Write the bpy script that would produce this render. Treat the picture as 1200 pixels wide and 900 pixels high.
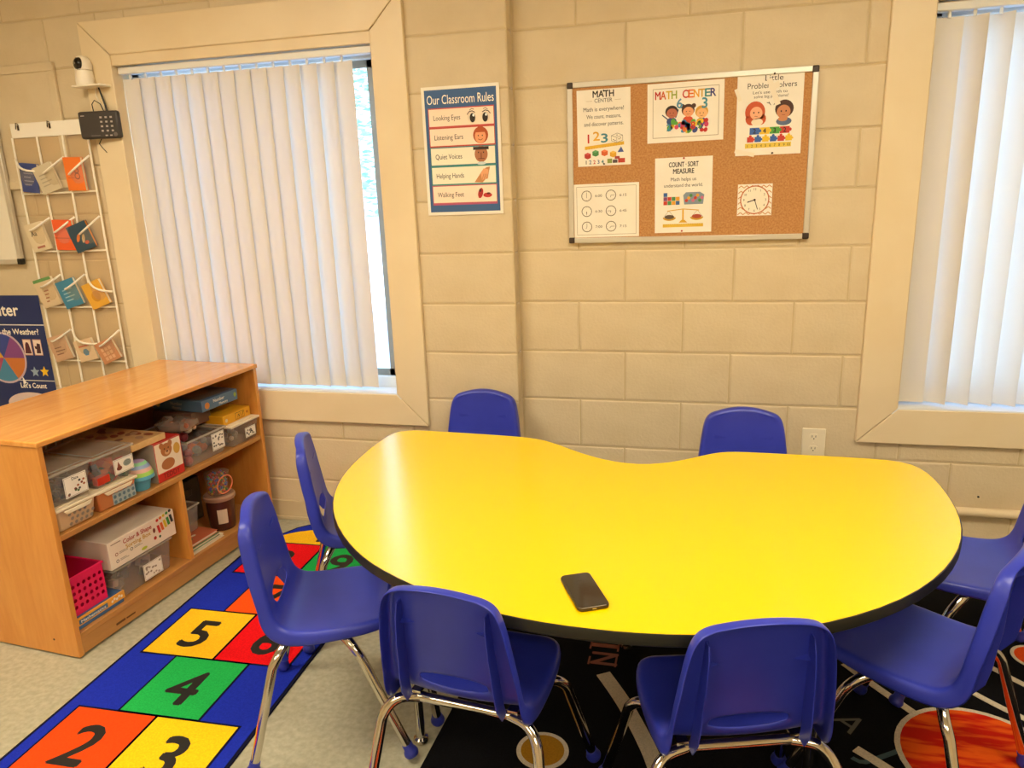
import bpy, math, random
from mathutils import Vector, Matrix
random.seed(7)
for o in list(bpy.data.objects): bpy.data.objects.remove(o)
S = bpy.context.scene
C = S.collection
pi = math.pi

# ------------------------------------------------------------------ camera
PITCH, ROLL, YAW = 0.254249, -0.036457, -0.250755
CAM = Vector((0.461389, -2.931924, 1.453352))
fw = Vector((math.sin(YAW)*math.cos(PITCH), math.cos(YAW)*math.cos(PITCH), -math.sin(PITCH)))
rt = Vector((math.cos(YAW), -math.sin(YAW), 0)); up = rt.cross(fw)
r2 = rt*math.cos(ROLL)+up*math.sin(ROLL); u2 = -rt*math.sin(ROLL)+up*math.cos(ROLL)
cd = bpy.data.cameras.new('camera'); cam = bpy.data.objects.new('camera', cd); C.objects.link(cam)
cam.matrix_world = Matrix(((r2.x, u2.x, -fw.x, CAM.x), (r2.y, u2.y, -fw.y, CAM.y), (r2.z, u2.z, -fw.z, CAM.z), (0, 0, 0, 1)))
cd.sensor_width = 36; cd.lens = 868.28*36/1200; cd.clip_start = 0.02; cd.clip_end = 200
S.camera = cam

# ------------------------------------------------------------------ world, lights, exposure
w = bpy.data.worlds.new('sky'); S.world = w; w.use_nodes = True
nt = w.node_tree; nt.nodes.clear()
wo = nt.nodes.new('ShaderNodeOutputWorld'); bg = nt.nodes.new('ShaderNodeBackground')
sky = nt.nodes.new('ShaderNodeTexSky'); sky.sky_type = 'NISHITA'; sky.sun_disc = False
sky.sun_elevation = math.radians(38); sky.sun_rotation = math.radians(200); sky.air_density = 1.2; sky.dust_density = 0.8; sky.ozone_density = 4
nt.links.new(sky.outputs[0], bg.inputs[0]); nt.links.new(bg.outputs[0], wo.inputs[0])
SKY_STRENGTH = 2.6
LAMP_POWER = 24.0            # emission strength of the ceiling panels
bg.inputs[1].default_value = SKY_STRENGTH
S.view_settings.view_transform = 'Standard'; S.view_settings.look = 'None'
S.view_settings.exposure = 0.0; S.view_settings.gamma = 1; S.view_settings.use_curve_mapping = False

# ------------------------------------------------------------------ helpers
def lin(h):
    if not isinstance(h, str): return tuple(h)
    h = h.lstrip('#'); v = [int(h[i:i+2], 16)/255 for i in (0, 2, 4)]
    return tuple(((c+0.055)/1.055)**2.4 if c > 0.04045 else c/12.92 for c in v)

MATS = {}
def mat(name, col='#ffffff', rough=0.5, metal=0.0, coat=0.0, spec=None):
    key = name
    if key in MATS: return MATS[key]
    m = bpy.data.materials.new(name); m.use_nodes = True
    b = m.node_tree.nodes['Principled BSDF']
    b.inputs['Base Color'].default_value = (*lin(col), 1); b.inputs['Roughness'].default_value = rough
    b.inputs['Metallic'].default_value = metal
    if coat: b.inputs['Coat Weight'].default_value = coat; b.inputs['Coat Roughness'].default_value = 0.15
    if spec is not None: b.inputs['Specular IOR Level'].default_value = spec
    MATS[key] = m; return m

def nodes(m): return m.node_tree.nodes, m.node_tree.links, m.node_tree.nodes['Principled BSDF']

def noisy(name, c1, c2, scale=30, rough=0.5, bump=0.0, bscale=None, stretch=(1, 1, 1), detail=6, lo=.35, hi=.65, dist=.002):
    if name in MATS: return MATS[name]
    m = mat(name, c1, rough); N, L, b = nodes(m)
    tc = N.new('ShaderNodeTexCoord'); mp = N.new('ShaderNodeMapping'); mp.inputs['Scale'].default_value = stretch
    no = N.new('ShaderNodeTexNoise'); no.inputs['Scale'].default_value = scale; no.inputs['Detail'].default_value = detail
    cr = N.new('ShaderNodeValToRGB'); e = cr.color_ramp.elements
    e[0].position, e[1].position = lo, hi; e[0].color = (*lin(c1), 1); e[1].color = (*lin(c2), 1)
    L.new(tc.outputs['Object'], mp.inputs[0]); L.new(mp.outputs[0], no.inputs[0]); L.new(no.outputs[0], cr.inputs[0])
    L.new(cr.outputs[0], b.inputs['Base Color'])
    if bump:
        n2 = N.new('ShaderNodeTexNoise'); n2.inputs['Scale'].default_value = bscale or scale*3; n2.inputs['Detail'].default_value = 5
        bp = N.new('ShaderNodeBump'); bp.inputs['Strength'].default_value = bump; bp.inputs['Distance'].default_value = dist
        L.new(mp.outputs[0], n2.inputs[0]); L.new(n2.outputs[0], bp.inputs['Height']); L.new(bp.outputs[0], b.inputs['Normal'])
    return m

def clear(name, tint='#ffffff', alpha=0.3, rough=0.12):
    """thin clear plastic: tinted see-through with a sheen"""
    if name in MATS: return MATS[name]
    m = bpy.data.materials.new(name); m.use_nodes = True; N, L = m.node_tree.nodes, m.node_tree.links; N.clear()
    out = N.new('ShaderNodeOutputMaterial'); tr = N.new('ShaderNodeBsdfTransparent'); tr.inputs[0].default_value = (*lin(tint), 1)
    pr = N.new('ShaderNodeBsdfPrincipled'); pr.inputs['Base Color'].default_value = (*lin(tint), 1); pr.inputs['Roughness'].default_value = rough
    mx = N.new('ShaderNodeMixShader'); mx.inputs[0].default_value = alpha
    L.new(tr.outputs[0], mx.inputs[1]); L.new(pr.outputs[0], mx.inputs[2]); L.new(mx.outputs[0], out.inputs[0])
    MATS[name] = m; return m

class MB:
    def __init__(s): s.v = []; s.f = []; s.m = []; s.mats = []
    def mi(s, m):
        if m not in s.mats: s.mats.append(m)
        return s.mats.index(m)
    def add(s, vs, fs, m=None):
        o = len(s.v); s.v += [tuple(v) for v in vs]; k = s.mi(m) if m else 0
        for f in fs: s.f.append([o+i for i in f]); s.m.append(k)
        return s
    def box(s, x0, x1, y0, y1, z0, z1, m=None, M=None):
        vs = [Vector((x, y, z)) for x in (x0, x1) for y in (y0, y1) for z in (z0, z1)]
        if M: vs = [M @ v for v in vs]
        return s.add(vs, [(0, 1, 3, 2), (4, 6, 7, 5), (0, 4, 5, 1), (2, 3, 7, 6), (0, 2, 6, 4), (1, 5, 7, 3)], m)
    def taper(s, x0, x1, y0, y1, z0, z1, t, m=None, open_top=False, wall=0):
        """box that is narrower at the bottom by t on every side"""
        b = [(x0+t, y0+t, z0), (x1-t, y0+t, z0), (x1-t, y1-t, z0), (x0+t, y1-t, z0)]; a = [(x0, y0, z1), (x1, y0, z1), (x1, y1, z1), (x0, y1, z1)]
        fs = [(3, 2, 1, 0), (0, 1, 5, 4), (1, 2, 6, 5), (2, 3, 7, 6), (3, 0, 4, 7)]
        if not open_top: fs.append((4, 5, 6, 7))
        return s.add(b+a, fs, m)
    def tube(s, pts, r, n=10, m=None, closed=False, caps=True):
        pts = [Vector(p) for p in pts]; k = len(pts); rs = r if isinstance(r, (list, tuple)) else [r]*k
        t0 = (pts[1]-pts[0]).normalized(); a = t0.orthogonal().normalized(); rings = []
        for i, p in enumerate(pts):
            if closed: t = (pts[(i+1) % k]-pts[i-1]).normalized()
            else: t = (pts[min(i+1, k-1)]-pts[max(i-1, 0)]).normalized()
            a = (a-t*a.dot(t)).normalized(); b = t.cross(a)
            rings.append([p+(a*math.cos(2*pi*j/n)+b*math.sin(2*pi*j/n))*rs[i] for j in range(n)])
        vs = [v for q in rings for v in q]; fs = []
        for i in range(k if closed else k-1):
            i2 = (i+1) % k
            for j in range(n): fs.append((i*n+j, i*n+(j+1) % n, i2*n+(j+1) % n, i2*n+j))
        if caps and not closed: fs += [tuple(range(n))[::-1], tuple((k-1)*n+j for j in range(n))]
        return s.add(vs, fs, m)
    def lathe(s, prof, n=24, c=(0, 0, 0), m=None, M=None):
        vs = []; fs = []; k = len(prof)
        for r, z in prof:
            for j in range(n):
                v = Vector((r*math.cos(2*pi*j/n), r*math.sin(2*pi*j/n), z))
                if M: v = M @ v
                vs.append(v+Vector(c))
        for i in range(k-1):
            for j in range(n): fs.append((i*n+j, i*n+(j+1) % n, (i+1)*n+(j+1) % n, (i+1)*n+j))
        if prof[0][0] > 1e-5: fs.append(tuple(range(n))[::-1])
        if prof[-1][0] > 1e-5: fs.append(tuple((k-1)*n+j for j in range(n)))
        return s.add(vs, fs, m)
    def prism(s, pts, z0, z1, m=None, M=None):
        n = len(pts); vs = [Vector((x, y, z0)) for x, y in pts]+[Vector((x, y, z1)) for x, y in pts]
        if M: vs = [M @ v for v in vs]
        return s.add(vs, [tuple(range(n))[::-1], tuple(range(n, 2*n))]+[(i, (i+1) % n, n+(i+1) % n, n+i) for i in range(n)], m)

def obj(name, mb, m=None, parent=None, smooth=False, bevel=0, loc=None, rot=None, seg=2, ang=35):
    me = bpy.data.meshes.new(name); me.from_pydata(mb.v, [], mb.f)
    for q in (mb.mats or [m]): me.materials.append(q)
    if mb.mats:
        me.polygons.foreach_set('material_index', mb.m)
    me.update()
    o = bpy.data.objects.new(name, me); C.objects.link(o)
    if parent: o.parent = parent
    if loc is not None: o.location = loc
    if rot is not None: o.rotation_euler = rot
    if bevel:
        b = o.modifiers.new('bevel', 'BEVEL'); b.width = bevel; b.segments = seg; b.limit_method = 'ANGLE'; b.angle_limit = math.radians(ang)
    if smooth or bevel:
        me.polygons.foreach_set('use_smooth', [True]*len(me.polygons)); me.set_sharp_from_angle(angle=math.radians(40))
    return o

def tag(o, label=None, cat=None, group=None, kind=None):
    if label: o['label'] = label
    if cat: o['category'] = cat
    if group: o['group'] = group
    if kind: o['kind'] = kind
    return o
def thing(name, label, cat, loc=(0, 0, 0), rot=(0, 0, 0), group=None):
    o = bpy.data.objects.new(name, None); C.objects.link(o); o.location = loc; o.rotation_euler = rot; o.empty_display_size = .1
    return tag(o, label, cat, group)
def struct(name, loc=(0, 0, 0)):
    o = bpy.data.objects.new(name, None); C.objects.link(o); o.location = loc; o['kind'] = 'structure'; return o
def copy_tree(o, parent=None):
    c = o.copy(); C.objects.link(c); c.parent = parent
    for ch in list(o.children): copy_tree(ch, c)
    return c
def bez(p0, p1, p2, n=6):
    p0, p1, p2 = Vector(p0), Vector(p1), Vector(p2)
    return [p0*(1-t)**2+p1*2*t*(1-t)+p2*t*t for t in [i/n for i in range(n+1)]]

# flat print on paper / card: every colour patch lies in the sheet's own plane
TXT = {}
def glyphs(s, bold=False, shear=0.0):
    if (s, bold, shear) in TXT: return TXT[(s, bold, shear)]
    c = bpy.data.curves.new('lettering', 'FONT'); c.body = s; c.resolution_u = 3; c.align_x = 'LEFT'; c.shear = shear
    o = bpy.data.objects.new('lettering', c); C.objects.link(o); bpy.context.view_layer.update()
    me = bpy.data.meshes.new_from_object(o)
    vs = [tuple(v.co) for v in me.vertices]; fs = [tuple(p.vertices) for p in me.polygons]
    bpy.data.objects.remove(o); bpy.data.meshes.remove(me); bpy.data.curves.remove(c)
    TXT[(s, bold, shear)] = (vs, fs); return vs, fs
class Print(MB):
    def __init__(s, z=0.0004): super().__init__(); s.z = z
    def ink(s, col): return mat('ink '+col.lstrip('#'), col, 0.6)
    def poly(s, pts, col, l=1): return s.add([(x, y, s.z*l) for x, y in pts], [tuple(range(len(pts)))], s.ink(col))
    def rect(s, x0, y0, x1, y1, col, l=1): return s.poly([(x0, y0), (x1, y0), (x1, y1), (x0, y1)], col, l)
    def ell(s, cx, cy, rx, ry, col, l=1, n=20, a0=0, a1=360, rot=0):
        ps = []
        for i in range(n+(0 if a1-a0 >= 360 else 1)):
            t = math.radians(a0+(a1-a0)*i/n); x, y = rx*math.cos(t), ry*math.sin(t); r = math.radians(rot)
            ps.append((cx+x*math.cos(r)-y*math.sin(r), cy+x*math.sin(r)+y*math.cos(r)))
        return s.poly(ps, col, l)
    def ring(s, cx, cy, r0, r1, col, l=1, n=24, a0=0, a1=360):
        vs = []; fs = []; k = n+1
        for i in range(k):
            t = math.radians(a0+(a1-a0)*i/n); vs += [(cx+r0*math.cos(t), cy+r0*math.sin(t), s.z*l), (cx+r1*math.cos(t), cy+r1*math.sin(t), s.z*l)]
        for i in range(n): fs.append((2*i, 2*i+1, 2*i+3, 2*i+2))
        return s.add(vs, fs, s.ink(col))
    def line(s, pts, wd, col, l=1):
        for (x0, y0), (x1, y1) in zip(pts, pts[1:]):
            d = math.hypot(x1-x0, y1-y0) or 1; nx, ny = -(y1-y0)/d*wd/2, (x1-x0)/d*wd/2
            s.poly([(x0-nx, y0-ny), (x1-nx, y1-ny), (x1+nx, y1+ny), (x0+nx, y0+ny)], col, l)
        return s
    def frame(s, x0, y0, x1, y1, wd, col, l=1):
        return s.line([(x0, y0), (x1, y0)], wd, col, l).line([(x1, y0), (x1, y1)], wd, col, l).line([(x1, y1), (x0, y1)], wd, col, l).line([(x0, y1), (x0, y0)], wd, col, l)
    def text(s, t, x, y, h, col, l=2, width=None, align='L', bold=False, rot=0, shear=0.0):
        vs, fs = glyphs(t, False, shear)
        if not vs: return s
        x0 = min(v[0] for v in vs); x1 = max(v[0] for v in vs); k = h/0.72; kx = (width/(x1-x0)) if width else k
        wdt = (x1-x0)*kx; ox = {'L': 0, 'C': -wdt/2, 'R': -wdt}[align]; r = math.radians(rot); q = []
        bw_ = h*.028
        for i_, (ex, ey) in enumerate(((-bw_, 0), (bw_, 0), (0, bw_), (0, -bw_)) if bold else ((0, 0),)):
            q = []
            for vx, vy, _ in vs:
                a, b = (vx-x0)*kx+ox+ex, vy*k+ey; q.append((x+a*math.cos(r)-b*math.sin(r), y+a*math.sin(r)+b*math.cos(r), s.z*(l+.12*i_)))
            s.add(q, fs, s.ink(col))
        return s
    def star(s, cx, cy, r, col, l=1):
        return s.poly([(cx+(r if i % 2 == 0 else r*.45)*math.sin(i*pi/5), cy+(r if i % 2 == 0 else r*.45)*math.cos(i*pi/5)) for i in range(10)], col, l)

# ------------------------------------------------------------------ materials
wall_paint = noisy('cream painted block', '#d9c7a6', '#d2bf9c', 6, 0.55, bump=0.55, bscale=90, dist=.003)
mortar_paint = noisy('cream painted mortar', '#cdb994', '#c6b18b', 8, 0.65, bump=0.4, bscale=120)
trim_paint = noisy('cream painted wood trim', '#e8d5b2', '#e4cfa9', 4, 0.38, bump=0.15, bscale=40)
white_vinyl = mat('white vinyl', '#e6e6e4', 0.35)
alu = mat('brushed aluminium', '#d8d2c6', 0.35, 0.6)
chrome = mat('chrome tube', '#cfc9c0', 0.12, 1.0)
blue = noisy('blue chair plastic', '#303cb2', '#2b36a8', 9, 0.36, bump=0.1, bscale=500, dist=.0006)
bluecap = mat('blue rubber foot', '#26309a', 0.5)
black_pl = mat('black plastic', '#15140f', 0.35)
paper = noisy('white paper', '#f3ece0', '#efe7d9', 12, 0.55)
cork = noisy('cork', '#ad7642', '#c89560', 160, 0.9, bump=0.4, bscale=300, detail=8, lo=.3, hi=.7)

def wood(name, c1, c2, axis, rough=0.3, coat=0.3):
    m = mat(name, c1, rough, coat=coat); N, L, b = nodes(m)
    tc = N.new('ShaderNodeTexCoord'); mp = N.new('ShaderNodeMapping'); mp.inputs['Scale'].default_value = axis
    n1 = N.new('ShaderNodeTexNoise'); n1.inputs['Scale'].default_value = 3; n1.inputs['Detail'].default_value = 8; n1.inputs['Distortion'].default_value = 1.2
    n2 = N.new('ShaderNodeTexNoise'); n2.inputs['Scale'].default_value = 14; n2.inputs['Detail'].default_value = 6
    ad = N.new('ShaderNodeMix'); ad.data_type = 'FLOAT'; ad.inputs[0].default_value = .35
    cr = N.new('ShaderNodeValToRGB'); e = cr.color_ramp.elements; e[0].position, e[1].position = .36, .64
    e[0].color = (*lin(c1), 1); e[1].color = (*lin(c2), 1)
    L.new(tc.outputs['Object'], mp.inputs[0]); L.new(mp.outputs[0], n1.inputs[0]); L.new(mp.outputs[0], n2.inputs[0])
    L.new(n1.outputs[0], ad.inputs[2]); L.new(n2.outputs[0], ad.inputs[3]); L.new(ad.outputs[0], cr.inputs[0]); L.new(cr.outputs[0], b.inputs['Base Color'])
    return m
maple_top = wood('maple along shelf', '#d1924a', '#dfa45c', (6, .8, 6), 0.22, .5)
maple_side = wood('maple upright', '#c98c48', '#d69c58', (7, 7, .9), 0.35, .2)
maple_dark = wood('maple edge', '#bd7f3c', '#c98d4a', (6, .8, 6), 0.35, .2)

# ------------------------------------------------------------------ room shell
XL, XR, YB, ZC = -3.6, 3.05, -6.2, 2.64
fl_m = noisy('vinyl tile floor', '#a09c86', '#b6b29c', 55, 0.3, detail=10, lo=.35, hi=.7)
o = obj('floor', MB().box(XL, XR, YB, 0.2, -.05, 0), fl_m); tag(o, kind='structure')
ceil_m = noisy('white ceiling', '#e8dfcb', '#e2d8c2', 20, 0.9)
o = obj('ceiling', MB().box(XL, XR, YB, 0.2, ZC, ZC+.05), ceil_m); tag(o, kind='structure')
o = obj('wall_left', MB().box(XL-.1, XL, YB, 0.2, 0, ZC), wall_paint); tag(o, kind='structure')
o = obj('wall_right', MB().box(XR, XR+.1, YB, 0.2, 0, ZC), wall_paint); tag(o, kind='structure')
o = obj('wall_front', MB().box(XL, XR, YB-.1, YB, 0, ZC), wall_paint); tag(o, kind='structure')

YP = -0.066            # face of the thicker left stretch of wall
XP = -0.245            # where it steps back
BH, BW = 0.2032, 0.4064
OP1 = (-1.952, -0.778, 0.628, 2.064)     # window openings x0,x1,z0,z1
OP2 = (1.197, 2.371, 0.616, 2.052)
def minus(r, h):
    x0, x1, z0, z1 = r; a0, a1, b0, b1 = h
    if x1 <= a0 or x0 >= a1 or z1 <= b0 or z0 >= b1: return [r]
    out = []
    if x0 < a0: out.append((x0, a0, z0, z1))
    if x1 > a1: out.append((a1, x1, z0, z1))
    c0, c1 = max(x0, a0), min(x1, a1)
    if z0 < b0: out.append((c0, c1, z0, b0))
    if z1 > b1: out.append((c0, c1, b1, z1))
    return out
wall_back = struct('wall_back')
BMESH = {}
def block(x0, x1, z0, z1, y):
    x0 += .0025; x1 -= .0025; z0 += .0025; z1 -= .0025
    if x1-x0 < .02 or z1-z0 < .015: return
    w_, h_ = round(x1-x0, 4), round(z1-z0, 4); a, b = w_/2, h_/2; c = .006
    if (w_, h_) not in BMESH:
        vs = [(-a, .02, -b), (a, .02, -b), (a, .02, b), (-a, .02, b), (-a, .004, -b), (a, .004, -b), (a, .004, b), (-a, .004, b),
              (-a+c*.35, .0012, -b+c*.35), (a-c*.35, .0012, -b+c*.35), (a-c*.35, .0012, b-c*.35), (-a+c*.35, .0012, b-c*.35),
              (-a+c, 0, -b+c), (a-c, 0, -b+c), (a-c, 0, b-c), (-a+c, 0, b-c)]
        fs = [(12, 13, 14, 15)]
        for k in (0, 4, 8): fs += [(k+i, k+(i+1) % 4, k+4+(i+1) % 4, k+4+i) for i in range(4)]
        me = bpy.data.meshes.new('concrete_block'); me.from_pydata(vs, [], fs); me.materials.append(wall_paint); BMESH[(w_, h_)] = me
    o = bpy.data.objects.new('concrete_block', BMESH[(w_, h_)]); C.objects.link(o); o.parent = wall_back
    o.location = ((x0+x1)/2, y+random.uniform(-.0006, .0006), (z0+z1)/2)
for r in range(13):
    z0, z1 = r*BH, min((r+1)*BH, ZC)
    # right stretch: joints at even / odd half blocks measured from the photograph
    xs = [XP+.004]; j = 0 if r % 2 == 0 else 1
    xs += [(j+2*k)*BW/2-(.02 if j else 0) for k in range(0, 8)]
    xs = [x for x in xs if x < XR-.05]+[XR]
    for a, b in zip(xs, xs[1:]):
        for q in minus((a, b, z0, z1), (OP2[0]-.06, OP2[1]+.06, OP2[2]-.06, OP2[3]+.06)): block(*q, 0)
    xs = [XP, XP-BW]; x = XP-BW-(.21 if r % 2 else .0)
    if r % 2: xs.append(x)
    while x-BW > XL: x -= BW; xs.append(x)
    xs.append(XL); xs.sort()
    for a, b in zip(xs, xs[1:]):
        for q in minus((a, b, z0, z1), (OP1[0]-.06, OP1[1]+.06, OP1[2]-.06, OP1[3]+.06)): block(*q, YP)
    # narrow return of the thicker wall
def wall_skin(x0, x1, op, y):
    m = MB(); X0, X1, Z0, Z1 = op; d = .003; X0 -= .012; X1 += .012; Z0 -= .012; Z1 += .012
    m.box(x0, X0, y+d, y+.03, 0, ZC); m.box(X1, x1, y+d, y+.03, 0, ZC); m.box(X0, X1, y+d, y+.03, 0, Z0); m.box(X0, X1, y+d, y+.03, Z1, ZC); return m
obj('mortar', wall_skin(XL, XP-.001, OP1, YP), mortar_paint, wall_back)
obj('mortar', wall_skin(XP-.001, XR, OP2, 0), mortar_paint, wall_back)
m = MB().box(XP-.03, XP-.004, YP+.012, .02, 0, ZC); obj('return_face', m, mortar_paint, wall_back)
for r in range(13):
    z0, z1 = r*BH+.002, min((r+1)*BH, ZC)-.002
    o = obj('concrete_block', MB().box(XP-.03, XP-.0005, YP+.006, .004, z0, z1), wall_paint, wall_back, bevel=.003, seg=1)

for nm, x0, x1, y, hh in (('baseboard_left', XL, XP, YP, .095), ('baseboard_right', XP+.002, XR, 0, .092)):
    m = MB().box(x0, x1, y-.012, y+.004, 0, hh).box(x0, x1, y-.017, y-.01, 0, .018)
    o = obj(nm, m, mat('tan vinyl base', '#cbb896', .45), bevel=.003); tag(o, kind='structure')

# ------------------------------------------------------------------ windows
glass = clear('window glass', '#f4fbff', 0.06, 0.02)
def window(n, op, y, gap_side):
    X0, X1, Z0, Z1 = op; W = struct('window_%d' % n); cw = .137; t = .02
    # mitred casing boards
    a = (X0-cw, X1+cw, Z0-cw, Z1+cw)
    quads = [((a[0], a[3]), (a[1], a[3]), (X1, Z1), (X0, Z1)), ((a[0], a[2]), (X0, Z0), (X1, Z0), (a[1], a[2])),
             ((a[0], a[2]), (a[0], a[3]), (X0, Z1), (X0, Z0)), ((a[1], a[2]), (X1, Z0), (X1, Z1), (a[1], a[3]))]
    for q in quads:
        cx = sum(p[0] for p in q)/4; cz = sum(p[1] for p in q)/4
        q = [(p[0]+(cx-p[0])*.002, p[1]+(cz-p[1])*.002) for p in q]
        m = MB(); vs = [(x, y-t, z) for x, z in q]+[(x, y+.002, z) for x, z in q]
        m.add(vs, [(0, 1, 2, 3), (7, 6, 5, 4)]+[(i, 4+i, 4+(i+1) % 4, (i+1) % 4) for i in range(4)])
        obj('casing', m, trim_paint, W, bevel=.0035)
    D = .13   # reveal depth
    for b in ((X0-.02, X0, Z0-.02, Z1+.02), (X1, X1+.02, Z0-.02, Z1+.02)):
        obj('jamb', MB().box(b[0], b[1], y-t+.002, y+D, b[2], b[3]), trim_paint, W)
    obj('head', MB().box(X0-.02, X1+.02, y-t+.002, y+D, Z1, Z1+.02).box(X0, X1, y-.012, y+.01, Z1-.042, Z1), trim_paint, W)
    obj('sill', MB().box(X0-.02, X1+.02, y-t+.001, y+D, Z0-.02, Z0+.004), white_vinyl, W)
    f = MB(); yf = y+D-.045; s = .045
    f.box(X0, X0+s, yf, yf+.04, Z0, Z1).box(X1-s, X1, yf, yf+.04, Z0, Z1).box(X0, X1, yf, yf+.04, Z0, Z0+s*1.2).box(X0, X1, yf, yf+.04, Z1-s*1.8, Z1)
    obj('window_frame', f, white_vinyl, W, bevel=.004)
    xm = (X0+X1)/2
    for (p0, p1, yy) in ((X0+s, xm+.02, yf+.006), (xm-.02, X1-s, yf+.018)):
        g = MB(); ss = .03
        g.box(p0, p0+ss, yy, yy+.012, Z0+.054, Z1-.08).box(p1-ss, p1, yy, yy+.012, Z0+.054, Z1-.08).box(p0, p1, yy, yy+.012, Z0+.054, Z0+.084).box(p0, p1, yy, yy+.012, Z1-.11, Z1-.08)
        fr = obj('sash', g, mat('grey sash metal', '#8f887a', .4) if p1 > xm+.1 else white_vinyl, W)
        obj('pane', MB().box(p0+ss, p1-ss, yy+.005, yy+.008, Z0+.084, Z1-.11), glass, fr)
    return W
window(1, OP1, YP, 'right'); window(2, OP2, 0, 'left')

vane_m = bpy.data.materials.new('white vinyl vane'); vane_m.use_nodes = True
N, L = vane_m.node_tree.nodes, vane_m.node_tree.links; b = N['Principled BSDF']; out = N['Material Output']
b.inputs['Base Color'].default_value = (*lin('#ece4d6'), 1); b.inputs['Roughness'].default_value = .45
tl = N.new('ShaderNodeBsdfTranslucent'); tl.inputs[0].default_value = (.75, .84, 1, 1); mx = N.new('ShaderNodeMixShader'); mx.inputs[0].default_value = .15
L.new(b.outputs[0], mx.inputs[1]); L.new(tl.outputs[0], mx.inputs[2]); L.new(mx.outputs[0], out.inputs[0])
def blind(label, op, y, n, pitch, x_first, angs):
    X0, X1, Z0, Z1 = op
    T = thing('vertical_blind', label, 'blind', ((X0+X1)/2, y, Z1-.045))
    yb = .030; cx = (X0+X1)/2
    obj('head_rail', MB().box(X0+.004-cx, X1-.004-cx, yb-.02, yb+.02, -.028, -.0), white_vinyl, T, bevel=.003)
    zt, zb = -.045, Z0+.016-(Z1-.045)
    vm = MB(); K = 6; wv = .089
    top = []
    for i in range(K+1):
        u = i/K-.5; vx = u*wv; vy = .006*(1-4*u*u); top.append((vx, vy))
    vs = [(x, yy, zt) for x, yy in top]+[(x, yy, zb) for x, yy in top]+[(x, yy+.0012, zt) for x, yy in top]+[(x, yy+.0012, zb) for x, yy in top]; k = K+1
    fs = []
    for i in range(K): fs += [(i, k+i, k+i+1, i+1), (2*k+i, 2*k+i+1, 3*k+i+1, 3*k+i)]
    fs += [(0, 2*k, 3*k, k), (K, k+K, 3*k+K, 2*k+K)]
    vm.add(vs, fs); proto = obj('vane', vm, vane_m, T, smooth=True)
    hm = MB().box(-.005, .005, -.003, .003, -.048, -.024); hook = obj('vane_clip', hm, white_vinyl, T)
    for i in range(n):
        v = proto if i == 0 else proto.copy(); h = hook if i == 0 else hook.copy()
        for q in (v, h):
            if i: C.objects.link(q); q.parent = T
            q.location = (x_first+i*pitch-cx, yb, 0); q.rotation_euler = (0, 0, angs(i))
    return T
random.seed(3)
blind('white vertical blind drawn across the left window, daylight gap at its right end', OP1, YP, 14, .0755, -1.905, lambda i: math.radians(-6+random.uniform(-2.5, 2.5)-(6 if 9 < i < 13 else 0)))
blind('white vertical blind glowing with daylight in the right window', OP2, 0, 15, .0765, 1.247, lambda i: math.radians((-4 if i == 0 else -40)+random.uniform(-2, 2)))

# ------------------------------------------------------------------ outdoors
grass_m = noisy('lawn', '#7f9a62', '#a3b184', 3, .9)
o = obj('ground', MB().box(-14, 12, .3, 24, -.5, -.35), noisy('pale concrete yard', '#b6bcc4', '#a8afb8', 2, .8)); tag(o, kind='structure')
def house():
    H = thing('house', 'pale sided house across the yard, seen through the window gap', 'house', (-4.6, 8.5, -.35))
    for k in range(12):
        obj('siding_board', MB().add([(-3, 0, k*.22), (3.2, 0, k*.22), (3.2, .02, k*.22+.22), (-3, .02, k*.22+.22), (-3, .1, k*.22), (3.2, .1, k*.22), (3.2, .1, k*.22+.22), (-3, .1, k*.22+.22)],
            [(0, 1, 2, 3), (0, 4, 5, 1), (1, 5, 6, 2), (3, 2, 6, 7), (0, 3, 7, 4)]), mat('pale siding', '#e8ebee', .6), H)
    obj('roof', MB().prism([(-3.3, 2.6), (3.5, 2.6), (3.5, 2.75), (2.6, 3.9), (-2.4, 3.9), (-3.3, 2.75)], -.4, .6, M=Matrix.Rotation(pi/2, 4, 'X')), mat('grey roof', '#b9bec6', .8), H)
    for x in (-2.2, -.6, 1.2):
        f = obj('house_window', MB().box(x, x+.8, -.04, .05, 1.0, 2.0), mat('blue grey glass', '#8fa3c0', .2), H)
    return H
house()
def tree(x, y, h, r, seed, label):
    rnd = random.Random(seed); T = thing('tree', label, 'tree', (x, y, -.35), group=None)
    obj('trunk', MB().tube([(0, 0, 0), (.05, .02, h*.4), (-.03, .05, h*.75)], [.14, .1, .05], 8), mat('bark', '#6b5a47', .9), T, smooth=True)
    lm = MB(); a = lin('#6f9a72')
    for i in range(2600):
        th, ph, q = rnd.uniform(0, 2*pi), math.acos(rnd.uniform(-1, 1)), rnd.uniform(.35, 1)**.6*r
        c = Vector((q*math.sin(ph)*math.cos(th), q*math.sin(ph)*math.sin(th), h*.72+q*.85*math.cos(ph)))
        M = Matrix.Rotation(rnd.uniform(0, 6.28), 3, 'Z') @ Matrix.Rotation(rnd.uniform(-1, 1), 3, 'X'); s = rnd.uniform(.05, .09)
        lm.add([c+M @ Vector(v)*s for v in ((-1, 0, 0), (0, -.45, .05), (1, 0, 0), (0, .45, .05))], [(0, 1, 2, 3)])
    f = obj('foliage', lm, noisy('leaves', '#7fa887', '#a9c9ae', 2, .6), T); f['kind'] = 'stuff'
tree(-2.9, 5.2, 3.6, 1.25, 1, 'leafy tree outside the left window, nearest the glass')
tree(3.6, 6.5, 3.8, 1.4, 2, 'leafy tree in the yard behind the right window blind')
tree(-7.5, 12, 4.5, 1.8, 5, 'tall tree standing beyond the pale house')

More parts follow.
